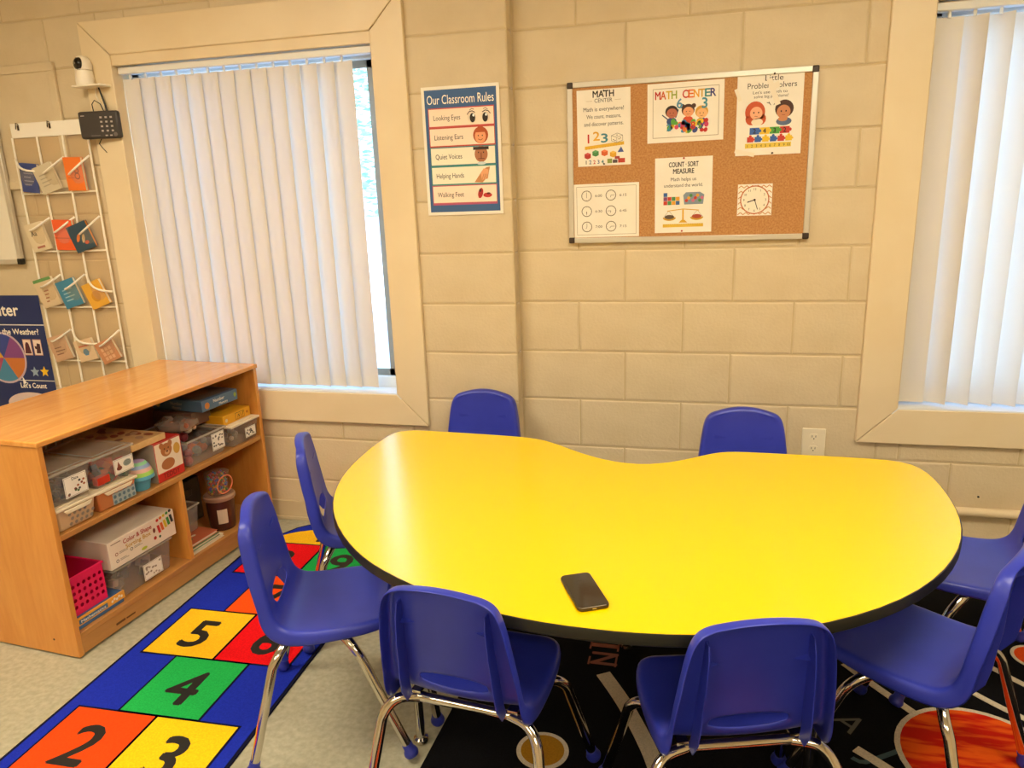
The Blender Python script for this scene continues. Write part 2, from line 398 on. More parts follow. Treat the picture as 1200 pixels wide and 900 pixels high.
# ------------------------------------------------------------------ ceiling lamps (out of view, they light the room)
em = bpy.data.materials.new('lamp diffuser'); em.use_nodes = True; N, L = em.node_tree.nodes, em.node_tree.links; N.clear()
e_ = N.new('ShaderNodeEmission'); e_.inputs[0].default_value = (1, .87, .64, 1); e_.inputs[1].default_value = LAMP_POWER; oo = N.new('ShaderNodeOutputMaterial'); L.new(e_.outputs[0], oo.inputs[0])
for lx, ly, wh in ((-1.5, -1.9, 'over the shelf end of the room'), (1.1, -1.9, 'over the yellow table'), (-1.5, -4.4, 'at the far left behind the camera'), (1.1, -4.4, 'at the far right behind the camera')):
    T = thing('ceiling_light', 'recessed fluorescent ceiling panel '+wh, 'ceiling light', (lx, ly, ZC))
    f = MB().box(-.62, .62, -.32, -.29, -.03, 0).box(-.62, .62, .29, .32, -.03, 0).box(-.62, -.59, -.29, .29, -.03, 0).box(.59, .62, -.29, .29, -.03, 0)
    obj('lamp_frame', f, white_vinyl, T); obj('diffuser', MB().box(-.59, .59, -.29, .29, -.02, -.005), em, T)
# ------------------------------------------------------------------ table
TZ = .61
RAW = [(-0.611, -0.512), (-0.62, -0.6), (-0.622, -0.7), (-0.62, -0.82), (-0.607, -0.93), (-0.584, -1.03), (-0.542, -1.145), (-0.482, -1.25), (-0.41, -1.342), (-0.336, -1.417), (-0.273, -1.468), (-0.2, -1.513), (-0.076, -1.576), (0.032, -1.611), (0.13, -1.63), (0.22, -1.638), (0.32, -1.64), (0.42, -1.633), (0.52, -1.615), (0.62, -1.584), (0.73, -1.534), (0.84, -1.46), (0.934, -1.372), (1.009, -1.269), (1.071, -1.158), (1.112, -1.041), (1.13, -0.93), (1.137, -0.817), (1.136, -0.695), (1.125, -0.62), (1.085, -0.572), (1.023, -0.562), (0.842, -0.562), (0.65, -0.558), (0.594, -0.558), (0.549, -0.567), (0.503, -0.597), (0.451, -0.651), (0.388, -0.695), (0.326, -0.718), (0.263, -0.724), (0.183, -0.703), (0.093, -0.645), (0.018, -0.576), (-0.043, -0.53), (-0.103, -0.51), (-0.202, -0.503), (-0.35, -0.497), (-0.5, -0.486), (-0.575, -0.489)]
def smooth_loop(P, it=2):
    for _ in range(it):
        n = len(P); P = [((P[i-1][0]+2*P[i][0]+P[(i+1) % n][0])/4, (P[i-1][1]+2*P[i][1]+P[(i+1) % n][1])/4) for i in range(n)]
        Q = []
        n = len(P)
        if _ == 0:
            for i in range(n):
                a, b_, c, d = P[i-1], P[i], P[(i+1) % n], P[(i+2) % n]; Q.append(b_)
                Q.append(tuple((-a[k]+9*b_[k]+9*c[k]-d[k])/16 for k in (0, 1)))
            P = Q
    return P
TC = (0.26, -1.06)

def inset(P, d):
    n = len(P); R = []
    for i in range(n):
        tx, ty = P[(i+1) % n][0]-P[i-1][0], P[(i+1) % n][1]-P[i-1][1]; l = math.hypot(tx, ty) or 1
        R.append((P[i][0]-ty/l*d, P[i][1]+tx/l*d))
    return R
OUT = inset([(x-TC[0], y-TC[1]) for x, y in smooth_loop(RAW)], -.006)
T = thing('kidney_table', 'kidney shaped activity table with glossy yellow top and black edge', 'table', (TC[0], TC[1], 0))
yel = mat('yellow laminate', '#ffd800', .23, spec=.6); N, L, b = nodes(yel)
b.inputs['Base Color'].default_value = (.90, .585, .0, 1)
n2 = N.new('ShaderNodeTexNoise'); n2.inputs['Scale'].default_value = 900; bp = N.new('ShaderNodeBump'); bp.inputs['Strength'].default_value = .05; bp.inputs['Distance'].default_value = .001
L.new(n2.outputs[0], bp.inputs['Height']); L.new(bp.outputs[0], b.inputs['Normal'])
obj('tabletop', MB().prism(inset(OUT, .0035), TZ-.012, TZ), yel, T)
n = len(OUT); em_ = MB(); rings = [(inset(OUT, .0037), TZ-.0005), (inset(OUT, .0012), TZ-.0008), (OUT, TZ-.004), (OUT, TZ-.026), (inset(OUT, .004), TZ-.030), (inset(OUT, .05), TZ-.030), (inset(OUT, .05), TZ-.0125)]
vs = [(x, y, z) for P_, z in rings for x, y in P_]
em_.add(vs, [(k*n+i, (k+1)*n+i, (k+1)*n+(i+1) % n, k*n+(i+1) % n) for k in range(len(rings)-1) for i in range(n)])
obj('edge_band', em_, mat('black rubber edge', '#1b1a12', .45), T, smooth=True)
obj('underside', MB().prism(inset(OUT, .045), TZ-.028, TZ-.0125), mat('dark particle board', '#2b2620', .8), T)
for lx, ly in ((-.243, -1.33), (.735, -1.40), (-.44, -.72), (.98, -.80), (.27, -.80)):
    m = MB().tube([(lx-TC[0], ly-TC[1], .27), (lx-TC[0], ly-TC[1], TZ-.03)], .016, 16)
    lg = obj('leg', m, mat('black enamel tube', '#17181c', .3), T, smooth=True)
    zo = 0.0065 if lx > -.24 else 0.0003
    obj('leg_insert', MB().tube([(lx-TC[0], ly-TC[1], .02), (lx-TC[0], ly-TC[1], .3)], .0125, 16), chrome, lg, smooth=True)
    obj('glide', MB().lathe([(.006, .03), (.012, .026), (.012, .018), (.02, .014), (.022, .006), (.018, 0)][::-1], 16, (lx-TC[0], ly-TC[1], zo)), chrome, lg, smooth=True)

# phone
PA = math.atan2(-1.429+1.459, .239-.178)
ph = thing('phone', 'dark smartphone lying face up near the front edge of the yellow table', 'phone', (.241, -1.512, TZ), (0, 0, PA))
def rrect(w_, h_, r, k=5):
    P = []
    for cx, cy, a in ((w_/2-r, h_/2-r, 0), (-w_/2+r, h_/2-r, 90), (-w_/2+r, -h_/2+r, 180), (w_/2-r, -h_/2+r, 270)):
        for i in range(k+1): t = math.radians(a+90*i/k); P.append((cx+r*math.cos(t), cy+r*math.sin(t)))
    return P
obj('phone_body', MB().prism(rrect(.069, .142, .011), 0.0006, .0095), mat('dark metal rim', '#4d4438', .3, .8), ph, bevel=.0022, smooth=True)
obj('phone_screen', MB().prism(rrect(.065, .138, .0095), .009, .0099), mat('dark screen glass', '#0d0c0a', .08, coat=.6), ph)
pr = Print(.0001); pr.ring(0, .0, .012, .0125, '#3a342a', 1, 30); pr.ring(0, .028, .009, .0094, '#3a342a', 1, 26); obj('screen_picture', pr, None, ph, loc=(0, 0, .0099))
obj('charging_port', MB().box(-.0045, .0045, -.0712, -.0705, .0035, .0062), mat('pale port metal', '#c9b98c', .3, .8), ph, bevel=.0006)
obj('side_button', MB().box(-.0352, -.0342, .02, .034, .0035, .006).box(-.0352, -.0342, 0, .014, .0035, .006), mat('dark metal rim'), ph)

# ------------------------------------------------------------------ chairs
def chair_parts():
    rows = [  # y, z, half width, flange depth
        (.306, .3715, .126, .014), (.300, .3725, .144, .018), (.288, .3732, .156, .022), (.262, .3732, .164, .026), (.215, .371, .171, .028), (.165, .368, .172, .030),
        (.12, .366, .171, .033), (.085, .367, .169, .036), (.060, .371, .166, .040), (.043, .379, .163, .042), (.031, .390, .160, .041), (.025, .402, .159, .038),
        (.0205, .413, .158, .036), (.018, .425, .157, .034), (.0155, .437, .156, .032), (.012, .462, .154, .034), (.006, .50, .150, .035), (.000, .54, .145, .036), (-.005, .58, .140, .036), (-.009, .605, .136, .035),
        (-.012, .622, .132, .034), (-.0135, .635, .127, .032), (-.0145, .644, .120, .030), (-.0155, .650, .110, .029), (-.016, .6535, .097, .028)]
    A, Bq = 12, 14     # rows that open into the hand slot
    K = 22; vs = []; fs = []; R_ = len(rows); W = K+1; nr = []
    for i, (y, z, hw, fd) in enumerate(rows):
        a = rows[max(i-1, 0)]; c = rows[min(i+1, R_-1)]; t = Vector((0, c[0]-a[0], c[1]-a[1])).normalized()
        nrm = Vector((0, -abs(t.z), -abs(t.y))); nr.append(nrm); rr = .011
        for k in range(K+1):
            u = -1+2*k/K; crown = .016*(1-u*u)*max(0, (z-.58)/.08)
            dip = .010 if 1 < i else .003
            vs.append(Vector((u*(hw-rr), y, z+crown))+nrm*(1-u*u)*dip)
    sl = .60
    for k in range(K+1):
        u = -1+2*k/K
        if abs(u) < sl:
            s_ = math.sqrt(max(0, 1-(u/sl)**2))
            for i, sg in ((A, -1), (Bq, 1)):
                v = vs[i*W+k]; h = .0015+.019*s_
                vs[i*W+k] = Vector((v.x, v.y+(.008*s_ if sg < 0 else -.003*s_), .425+sg*h))
    for i in range(R_-1):
        for k in range(K):
            if i in (A, A+1) and abs(-1+2*(k+.5)/K) < sl-.02: continue
            fs.append((i*W+k, i*W+k+1, (i+1)*W+k+1, (i+1)*W+k))
    loop = [(i, 0) for i in range(R_)]+[(R_-1, k) for k in range(1, K+1)]+[(i, K) for i in range(R_-2, -1, -1)]+[(0, k) for k in range(K-1, 0, -1)]
    n_ = len(loop); base = len(vs); rr = .011
    cen = [Vector((0, rows[i][0], rows[i][1])) for i, k in loop]
    for q in range(n_):
        i, k = loop[q]; p_ = vs[i*W+k]; ia, ka = loop[q-1]; ib, kb = loop[(q+1) % n_]
        t = (vs[ib*W+kb]-vs[ia*W+ka]).normalized(); nn = nr[i]; e = t.cross(nn).normalized()
        inner = vs[min(max(i, 2), R_-4)*W+K//2]
        if e.dot(p_-inner) < 0: e = -e
        fd = rows[i][3]
        for a_ in (30, 60, 90):
            w_ = math.radians(a_); vs.append(p_+e*rr*math.sin(w_)+nn*rr*(1-math.cos(w_)))
        vs.append(p_+e*(rr+.002)+nn*max(fd, rr+.004))
    for q in range(n_):
        q2 = (q+1) % n_; i, k = loop[q]; i2, k2 = loop[q2]
        ring = [i*W+k]+[base+4*q+j for j in range(4)]; ring2 = [i2*W+k2]+[base+4*q2+j for j in range(4)]
        for j in range(4): fs.append((ring[j], ring2[j], ring2[j+1], ring[j+1]))
    return vs, fs
def make_chair():
    T = thing('school_chair', '', 'chair')
    vs, fs = chair_parts()
    sh = obj('seat_shell', MB().add(vs, fs), blue, T, smooth=True)
    sh.data.set_sharp_from_angle(angle=math.radians(75))
    so = sh.modifiers.new('thickness', 'SOLIDIFY'); so.thickness = .0042; so.offset = 0
    ss = sh.modifiers.new('smooth', 'SUBSURF'); ss.levels = 1; ss.render_levels = 1
    for s in (-1, 1):
        m = MB(); x = .112*s
        P = [(.026, .362), (.016, .40), (.010, .44), (.004, .49), (-.003, .53), (-.007, .57), (-.011, .60), (-.014, .628)]
        D = [.024, .038, .040, .038, .036, .033, .029, .020]
        for xx in (0,):
            v = []
            for (y, z), d in zip(P, D): 
                x_ = x*(1-(z-.375)*.45); v += [(x_-.0018, y-.002, z), (x_+.0018, y-.002, z), (x_+.0012, y-d, z-.002), (x_-.0012, y-d, z-.002)]
            f = []
            for i in range(len(P)-1):
                for j in range(4): f.append((4*i+j, 4*i+(j+1) % 4, 4*i+4+(j+1) % 4, 4*i+4+j))
            f += [(3, 2, 1, 0), (len(v)-4, len(v)-3, len(v)-2, len(v)-1)]; m.add(v, f)
        zz = .575; x_ = x*(1-(zz-.375)*.55)
        m.add([(x_, -.006, zz+.008), (x_, -.026, zz), (x_-s*.045, -.008, zz-.001), (x_, -.006, zz-.008)], [(0, 1, 2), (1, 3, 2), (0, 2, 3), (0, 3, 1)])
        obj('rib', m, blue, T)
    def leg(s, front):
        if front: path = [Vector((.11*s, .165, .336)), Vector((.14*s, .185, .336))]+bez((.14*s, .185, .336), (.178*s, .212, .336), (.188*s, .235, .295), 6)[1:]+[Vector((.223*s, .342, .028))]
        else: path = [Vector((.11*s, .055, .332)), Vector((.14*s, .045, .332))]+bez((.14*s, .045, .332), (.175*s, .034, .332), (.188*s, .012, .29), 6)[1:]+[Vector((.223*s, -.058, .028))]
        l = obj('leg', MB().tube(path, .0122, 16), chrome, T, smooth=True)
        e = path[-1]; d = (path[-1]-path[-2]).normalized()
        M = d.to_track_quat('-Z', 'Y').to_matrix()
        cp = MB(); cp.lathe([(.0155, 0), (.0155, 0)], 3) if 0 else None
        f = MB().tube([e-d*.016, e-d*.002, e+d*.004, e+d*.012, e+d*.020, e+d*.0235], [.0138, .0140, .018, .0200, .0170, .008], 14)
        obj('foot_cap', f, bluecap, l, smooth=True)
    for front in (0, 1):
        for s in (-1, 1): leg(s, front)
    obj('crossbar', MB().tube([(-.12, .055, .334), (.12, .055, .334)], .0115, 12), chrome, T, smooth=True)
    obj('crossbar', MB().tube([(-.12, .165, .336), (.12, .165, .336)], .0115, 12), chrome, T, smooth=True)
    for s in (-1, 1): obj('side_rail', MB().box(s*.118-.012, s*.118+.012, .05, .17, .344, .350), chrome, T)
    return T
chair0 = make_chair()
CH = [(-.648, -1.312, 21, 'blue school chair at the left side of the table, seat in full view'),
      (-.790, -.795, 25, 'blue school chair by the back left corner of the table, beside the window wall'),
      (-.030, -1.632, 84, 'blue school chair seen from behind, at the front of the table left of the phone'),
      (.584, -1.631, 107.5, 'blue school chair seen from behind, at the front of the table right of the phone'),
      (1.117, -1.275, 147, 'blue school chair at the right front of the table, above the orange planet'),
      (-.375, -.175, -90, 'blue school chair tucked behind the table below the classroom rules poster'),
      (.632, -.335, -88, 'blue school chair tucked behind the table below the cork board and beside the outlet'),
      (1.403, -.751, 174, 'blue school chair at the far right end of the table, only its seat in view')]
for i, (x, y, a, lb) in enumerate(CH):
    o = chair0 if i == 0 else copy_tree(chair0)
    o.location = (x, y, .0065 if x > .1 else (.0045 if x > -.2 or x < -.5 else .0)); o.rotation_euler = (0, 0, math.radians(a-90)); tag(o, lb, 'chair', 'blue school chairs around the yellow table')
    o.scale = (1, 1, 1)

# ------------------------------------------------------------------ hopscotch rug
def ncarpet(name, col=None, rough=.95):
    if name in MATS: return MATS[name]
    r_ = lin(col); return noisy(name, tuple(c*.88 for c in r_), tuple(min(1, c*1.1) for c in r_), 220, rough, bump=.5, bscale=500, dist=.002)
RA = .0295
rug = thing('hopscotch_rug', 'blue hopscotch rug with numbered coloured squares beside the wooden shelf', 'rug', (-1.306, -1.402, 0), (0, 0, RA))
sw, sd = .2688, .2707
outl = [(-.052, -1.15)]+[(-.052, 4*sd-.02)]+[(-.02, 4*sd+.05), (.03, 4*sd+.10), (.06, 4*sd+.155), (.10, 4*sd+.19), (.16, 4*sd+.20), (.27, 4*sd+.205), (.40, 4*sd+.20), (.47, 4*sd+.17), (.53, 4*sd+.08), (.592, 4*sd-.02)]+[(.592, -1.15)]
outl = outl[::-1]
obj('rug_base', MB().prism(outl, .0005, .0055), ncarpet('dark rug binding', '#12142e'), rug)
obj('rug_field', MB().prism(inset(outl, .011), .0005, .0068), ncarpet('royal blue pile', '#1d2fb0'), rug)
def sq(i, j, col, num, nc='#0d0d10'):
    x, y = i*sw, j*sd
    o = obj('number_square', MB().box(x-.003, x+sw+.003, y-.003, y+sd+.003, .003, .0072, ncarpet('dark rug binding')).box(x+.0045, x+sw-.0045, y+.0045, y+sd-.0045, .003, .0078, ncarpet('pile '+col, col)), None, rug)
    p = Print(.0003); p.text(num, x+sw*.5, y+sd*.2, .155, '#141210', 1, align='C', bold=True); obj('number', p, None, o, loc=(0, 0, .0078))
for a in ((0, -1, '#ff4a12', '2'), (1, -1, '#ffc81a', '3'), (.5, 0, '#23b052', '4'), (0, 1, '#ffc020', '5'), (1, 1, '#e8121a', '6'), (.5, 2, '#ff5412', '7'), (0, 3, '#e8121a', '8'), (1, 3, '#23b052', '9'), (.5, -2, '#e8121a', '1')): sq(*a)
dome = [(sw+sw*.98*math.cos(math.radians(t)), 4*sd+.155*math.sin(math.radians(t))) for t in range(0, 181, 12)]
o = obj('number_dome', MB().prism(dome, .003, .0074, ncarpet('dark rug binding')).prism(inset(dome, .004), .003, .0079, ncarpet('pile #ffc020', '#ffc020')), None, rug)
p = Print(.0003); p.text('10', sw, 4*sd+.03, .1, '#141210', 1, align='C', bold=True); obj('number', p, None, o, loc=(0, 0, .0079))

# ------------------------------------------------------------------ solar system rug
spr = thing('solar_system_rug', 'black solar system rug with planets and white orbit lines under the table', 'rug', (0, 0, 0))
o = obj('rug_pile', MB().prism([(-.262, -2.7), (2.5, -2.7), (2.5, -.22), (-.16, -.22)], .0005, .006), noisy('black pile', '#040406', '#0b0a0f', 200, .97, bump=.5, bscale=500), spr, bevel=.002)
cream_p = ncarpet('cream pile', '#cdbfa6')
def arc(pts, wd, name='orbit_line'):
    P = []
    for i in range(len(pts)-2): P += bez(pts[i] if i == 0 else [(pts[i][k]+pts[i+1][k])/2 for k in (0, 1)]+[0], pts[i+1], pts[i+2] if i == len(pts)-3 else [(pts[i+1][k]+pts[i+2][k])/2 for k in (0, 1)]+[0], 6)
    if len(pts) == 2: P = [Vector(pts[0]), Vector(pts[1])]
    vs = []; fs = []; n_ = len(P)
    for i, p_ in enumerate(P):
        a_, c_ = P[max(i-1, 0)], P[min(i+1, n_-1)]; d = (c_-a_).normalized(); nn = Vector((-d.y, d.x, 0))*wd/2
        for z in (.004, .0078): vs += [p_+nn+Vector((0, 0, z)), p_-nn+Vector((0, 0, z))]
    for i in range(n_-1):
        k = i*4; fs += [(k+2, k+3, k+7, k+6), (k, k+2, k+6, k+4), (k+1, k+5, k+7, k+3)]
    fs += [(0, 1, 3, 2), (n_*4-4, n_*4-2, n_*4-1, n_*4-3)]
    return obj(name, MB().add(vs, fs), cream_p, spr)
arc([(.21, -.95, 0), (.275, -1.05, 0), (.335, -1.17, 0), (.40, -1.32, 0), (.46, -1.55, 0)], .045)
arc([(.93, -.76, 0), (1.0, -.86, 0), (1.075, -.955, 0)], .024)
arc([(.895, -1.135, 0), (.96, -1.19, 0), (1.02, -1.25, 0)], .028)
arc([(1.25, -.82, 0), (1.31, -.885, 0), (1.37, -.93, 0), (1.5, -1.05, 0)], .02)
arc([(1.34, -.68, 0), (1.39, -.74, 0), (1.45, -.80, 0), (1.6, -.90, 0)], .02)
arc([(1.60, -.62, 0), (1.9, -.9, 0), (2.2, -1.3, 0)], .02)
def planet(x, y, r, mtl, wh=.012, ry=None):
    ry = ry or r; c = [(x+(r+wh)*math.cos(i*pi/20)*1, y+(ry+wh)*math.sin(i*pi/20)) for i in range(40)]; q = [(x+r*math.cos(i*pi/20), y+ry*math.sin(i*pi/20)) for i in range(40)]
    o = obj('planet', MB().prism(c, .003, .0079, cream_p).prism(q, .003, .0085, mtl), None, spr)
    return o
planet(.092, -1.305, .058, ncarpet('gold pile', '#a8761c'), .012, .056)
jup = noisy('orange banded pile', '#e0560f', '#c01c08', 5, .95, bump=.4, bscale=500, stretch=(1.2, 7, 1), detail=4, lo=.42, hi=.56, dist=.002)
planet(1.205, -1.12, .195, jup, .014)
planet(1.50, -.62, .055, ncarpet('orange pile', '#d8480f'), .01)
planet(.03, -1.9, .16, ncarpet('red pile', '#a83a10'), .014)
planet(.80, -1.86, .12, ncarpet('rust red pile', '#b3401c'), .012)
p = Print(.0006); p.text('N I', .165, -.865, .075, '#6e2a12', 1, width=.0, rot=90) if 0 else None
p.text('N', .245, -.905, .085, '#7a2e14', 1, width=.06, rot=90, bold=True)
p.rect(.15, -.815, .245, -.795, '#8a3a1c', 1).rect(.15, -.83, .156, -.78, '#8a3a1c', 1).rect(.239, -.83, .245, -.78, '#8a3a1c', 1)
p.rect(.155, -.912, .161, -.87, '#7a2e14', 1).rect(.239, -.912, .245, -.85, '#7a2e14', 1)
obj('lettering', p, None, spr, loc=(0, 0, .0062))
p = Print(.0006); p.text('J', .90, -1.15, .11, '#2f4a50', 1, rot=-45, shear=.2); obj('lettering', p, None, spr, loc=(0, 0, .0062)); p = Print(.0006); p.text('A', .84, -1.03, .08, '#4a4a3e', 1, rot=-45, shear=.2); obj('lettering', p, None, spr, loc=(0, 0, .0062)); p = Print(.0006)
p.ring(1.13, -.53, .055, .06, '#8a8c5c', 1, 20, 0, 300); p.line([(1.09, -.5), (1.17, -.56), (1.22, -.5), (1.25, -.58)], .008, '#8a8c5c', 1)
p.line([(1.20, -.62), (1.27, -.58), (1.25, -.64), (1.33, -.60), (1.31, -.67), (1.2, -.66), (1.2, -.62)], .008, '#b3301c', 1)
obj('outlined_shapes', p, None, spr, loc=(0, 0, .0062))
# ------------------------------------------------------------------ things on the walls
def sheet(name, label, cat, x0, x1, z0, z1, y, rotz=0.0, m=None, th=.0012):
    """flat sheet hung on the wall, local x right, y up, z out of the wall"""
    T = thing(name, label, cat, ((x0+x1)/2, y, (z0+z1)/2), (pi/2, rotz, 0))
    w_, h_ = x1-x0, z1-z0
    obj('sheet', MB().box(-w_/2, w_/2, -h_/2, h_/2, 0, th), m or paper, T)
    return T, w_, h_, th
# classroom rules poster
T, w_, h_, th = sheet('rules_poster', 'classroom rules poster with blue border hung between the window and the corner', 'poster', -.590, -.280, 1.371, 1.849, YP-.003)
P = Print()
a, b_ = w_/2-.012, h_/2-.012
P.rect(-a, -b_, a, b_, '#3a5f92', 1)
P.text('Our Classroom Rules', 0, b_-.052, .034, '#fff8ea', 3, width=2*a-.02, align='C')
rows_ = [('Looking Eyes', '#c8504a'), ('Listening Ears', '#c04a3a'), ('Quiet Voices', '#3f7f86'), ('Helping Hands', '#2f8f86'), ('Walking Feet', '#c05a6a')]
top = b_-.068; rh = .0715
for i, (t, c) in enumerate(rows_):
    y1 = top-i*rh*1.0; y0 = y1-rh+.004
    P.rect(-a+.012, y0-.002, a-.010, y1+.002, c, 2); P.rect(-a+.015, y0+.003, a-.013, y1-.002, '#fbe3cd' if i in (0, 1, 4) else '#f4ecd6', 3)
    P.text(t, -a+.033, (y0+y1)/2-.009, .019, '#2c2018', 4, width=.105+.004*len(t)-.045)
    cx, cy = .072, (y0+y1)/2
    if i == 0:
        for s in (-1, 1):
            P.ell(cx+s*.027, cy-.003, .017, .021, '#e8d6c0', 4, 16); P.ell(cx+s*.025, cy-.006, .011, .017, '#241812', 5, 16); P.ell(cx+s*.025+.004, cy+.003, .004, .005, '#ffffff', 6, 10); P.line([(cx+s*.046, cy+.006), (cx+s*.038, cy+.016), (cx+s*.026, cy+.019), (cx+s*.014, cy+.013)], .003, '#3a2418', 6)
            P.line([(cx+s*.036, cy+.021), (cx+s*.028, cy+.027), (cx+s*.018, cy+.024)], .0022, '#5a4030', 4)
    if i == 1:
        P.ell(cx+.004, cy+.002, .030, .031, '#b3501c', 4, 20); P.ell(cx+.003, cy-.003, .022, .025, '#eaa070', 5, 20); P.poly([(cx-.018, cy+.012), (cx+.024, cy+.012), (cx+.018, cy+.026), (cx-.012, cy+.026)], '#b3501c', 6)
        for s in (-1, 1): P.ell(cx+.003+s*.008, cy, .002, .0028, '#2a1a12', 6, 10)
        P.line([(cx-.006, cy-.012), (cx+.003, cy-.017), (cx+.012, cy-.012)], .002, '#8a2a14', 6)
    if i == 2:
        P.ell(cx+.003, cy+.004, .026, .030, '#b0714a', 5, 20); P.rect(cx-.028, cy+.020, cx+.034, cy+.031, '#3a2a22', 6); P.ell(cx+.003, cy-.030, .018, .006, '#cdd8d8', 6, 14)
        P.line([(cx+.003, cy-.012), (cx+.003, cy+.010)], .005, '#8a4f30', 6); P.line([(cx-.01, cy-.013), (cx+.016, cy-.013)], .0025, '#5a2a1c', 7)
        for s in (-1, 1): P.ell(cx+.003+s*.010, cy+.010, .0022, .003, '#20140e', 7, 10)
    if i == 3:
        P.poly([(cx-.028, cy-.028), (cx+.004, cy-.030), (cx+.026, cy-.008), (cx+.036, cy+.028), (cx+.022, cy+.026), (cx+.004, cy+.014)], '#c98a58', 4)
        P.poly([(cx+.002, cy-.02), (cx+.026, cy-.016), (cx+.030, cy+.018), (cx+.010, cy+.022), (cx-.002, cy+.004)], '#e8a878', 5)
        for k in range(4): P.line([(cx+.004+k*.006, cy-.018), (cx+.010+k*.006, cy+.002)], .0012, '#9a5a34', 6)
    if i == 4:
        P.ell(cx-.006, cy+.002, .010, .020, '#b02a22', 4, 16, rot=-15); P.ell(cx+.022, cy-.006, .018, .009, '#c0322a', 4, 16); P.ell(cx-.007, cy+.012, .005, .006, '#5a1612', 5, 12); P.ell(cx+.026, cy+.000, .008, .004, '#5a1612', 5, 12)
P.line([(-a+.012, top-5*rh), (a-.010, top-5*rh)], .004, '#b0507a', 3)
obj('print', P, None, T, loc=(0, 0, th))

# cork board
CX0, CX1, CZ0, CZ1 = -.033, .846, 1.248, 1.836
T = thing('cork_board', 'framed cork notice board on the block wall pinned with math posters', 'cork board', ((CX0+CX1)/2, -.002, (CZ0+CZ1)/2), (pi/2, 0, 0))
hw, hh = (CX1-CX0)/2, (CZ1-CZ0)/2; fw_ = .02
obj('cork_panel', MB().box(-hw+.01, hw-.01, -hh+.01, hh-.01, .002, .012), cork, T)
for b in ((-hw+fw_, hw-fw_, hh-fw_, hh), (-hw+fw_, hw-fw_, -hh, -hh+fw_), (-hw, -hw+fw_, -hh+fw_, hh-fw_), (hw-fw_, hw, -hh+fw_, hh-fw_)):
    obj('frame_rail', MB().box(b[0], b[1], b[2], b[3], 0, .018), alu, T, bevel=.002)
for sx in (-1, 1):
    for sz in (-1, 1):
        obj('corner_cap', MB().box(min(sx*hw, sx*(hw-fw_-.003)), max(sx*hw, sx*(hw-fw_-.003)), min(sz*hh, sz*(hh-fw_-.003)), max(sz*hh, sz*(hh-fw_-.003)), -.001, .0205), mat('brown black corner plastic', '#3a2a20', .4), T, bevel=.004)
YC = -.0142
def pin(x, z, lab, col='#3a2a1c', r=.0035):
    o = obj('push_pin', MB().lathe([(0.0006, 0), (.0006, .003), (r, .0032), (r*.7, .008), (r, .0095), (0.0005, .0102)], 12), mat('pin '+col, col, .4), smooth=True, loc=(x, YC-.0012, z), rot=(pi/2, 0, 0)); tag(o, lab, 'pin')
def wpage(name, label, x0, x1, z0, z1, rz=0.0):
    T, w_, h_, th = sheet(name, label, 'poster', x0, x1, z0, z1, YC, rz, th=.0008); return T, w_, h_, th, Print(.00025)
# 1 math is everywhere
T, w_, h_, th, P = wpage('math_poster', 'white poster headed MATH CENTER with three lines of text, top left of cork board', .004, .203, 1.535, 1.807, -.01)
P.text('MATH', 0, .108, .024, '#2b211a', 2, align='C', bold=True, width=.078); P.text('CENTER', 0, .090, .014, '#3a2e22', 2, align='C', width=.066)
for s in (-1, 1): P.line([(s*.042, .096), (s*.065, .096)], .001, '#b09a80')
for k, t in enumerate(('Math is everywhere!', 'We count, measure,', 'and discover patterns.')): P.text(t, 0, .060-k*.026, .0145, '#33281c', 2, align='C', width=(.150, .128, .146)[k])
for k, (t, c) in enumerate((('1', '#c02a20'), ('2', '#e0a82a'), ('3', '#3f8496'))): P.text(t, -.058+k*.03, -.052+(.008 if k == 1 else 0), .032, c, 2, align='C', bold=True, width=.024 if k else None)
P.poly([(.028, -.030), (.050, -.022), (.070, -.030), (.070, -.048), (.048, -.056), (.028, -.048)], '#efe6d6', 1).line([(.028, -.030), (.050, -.022), (.070, -.030), (.070, -.048), (.048, -.056), (.028, -.048), (.028, -.030), (.048, -.037), (.070, -.030)], .0012, '#6a5a48', 2).line([(.048, -.037), (.048, -.056)], .0012, '#6a5a48', 2)
for q in ((.036, -.045), (.042, -.048), (.056, -.043), (.062, -.040), (.049, -.029)): P.ell(q[0], q[1], .002, .002, '#3a2e22', 3, 8)
P.poly([(-.072, -.076), (.075, -.064), (.075, -.052), (-.072, -.064)], '#e0b02c', 1)
for k in range(14): P.line([(-.066+k*.0102, -.0752+k*.0008), (-.066+k*.0102, -.0712+k*.0008)], .0007, '#8a6a1c', 2)
for cx_, cy_, c in ((-.062, -.098, '#b8322a'), (-.032, -.090, '#4a8a4c'), (.002, -.090, '#d8622c'), (.034, -.096, '#e0a82a')):
    P.poly([(cx_-.012, cy_-.007), (cx_, cy_-.012), (cx_+.012, cy_-.007), (cx_+.012, cy_+.007), (cx_, cy_+.012), (cx_-.012, cy_+.007)], c, 1); P.poly([(cx_-.012, cy_+.007), (cx_, cy_+.002), (cx_+.012, cy_+.007), (cx_, cy_+.012)], {'#b8322a': '#d0504a', '#4a8a4c': '#6aa86a', '#d8622c': '#ec8450', '#e0a82a': '#f0c456'}[c], 2)
P.poly([(.050, -.090), (.074, -.090), (.064, -.070)], '#4a5a9a', 1)
for k, (t, c) in enumerate(zip('12234', ('#3a2e22', '#3a5a8a', '#c0382c', '#3a5a8a', '#2f7a80'))): P.text(t, -.068+k*.0155, -.128, .014, c, 2, align='C', bold=True)
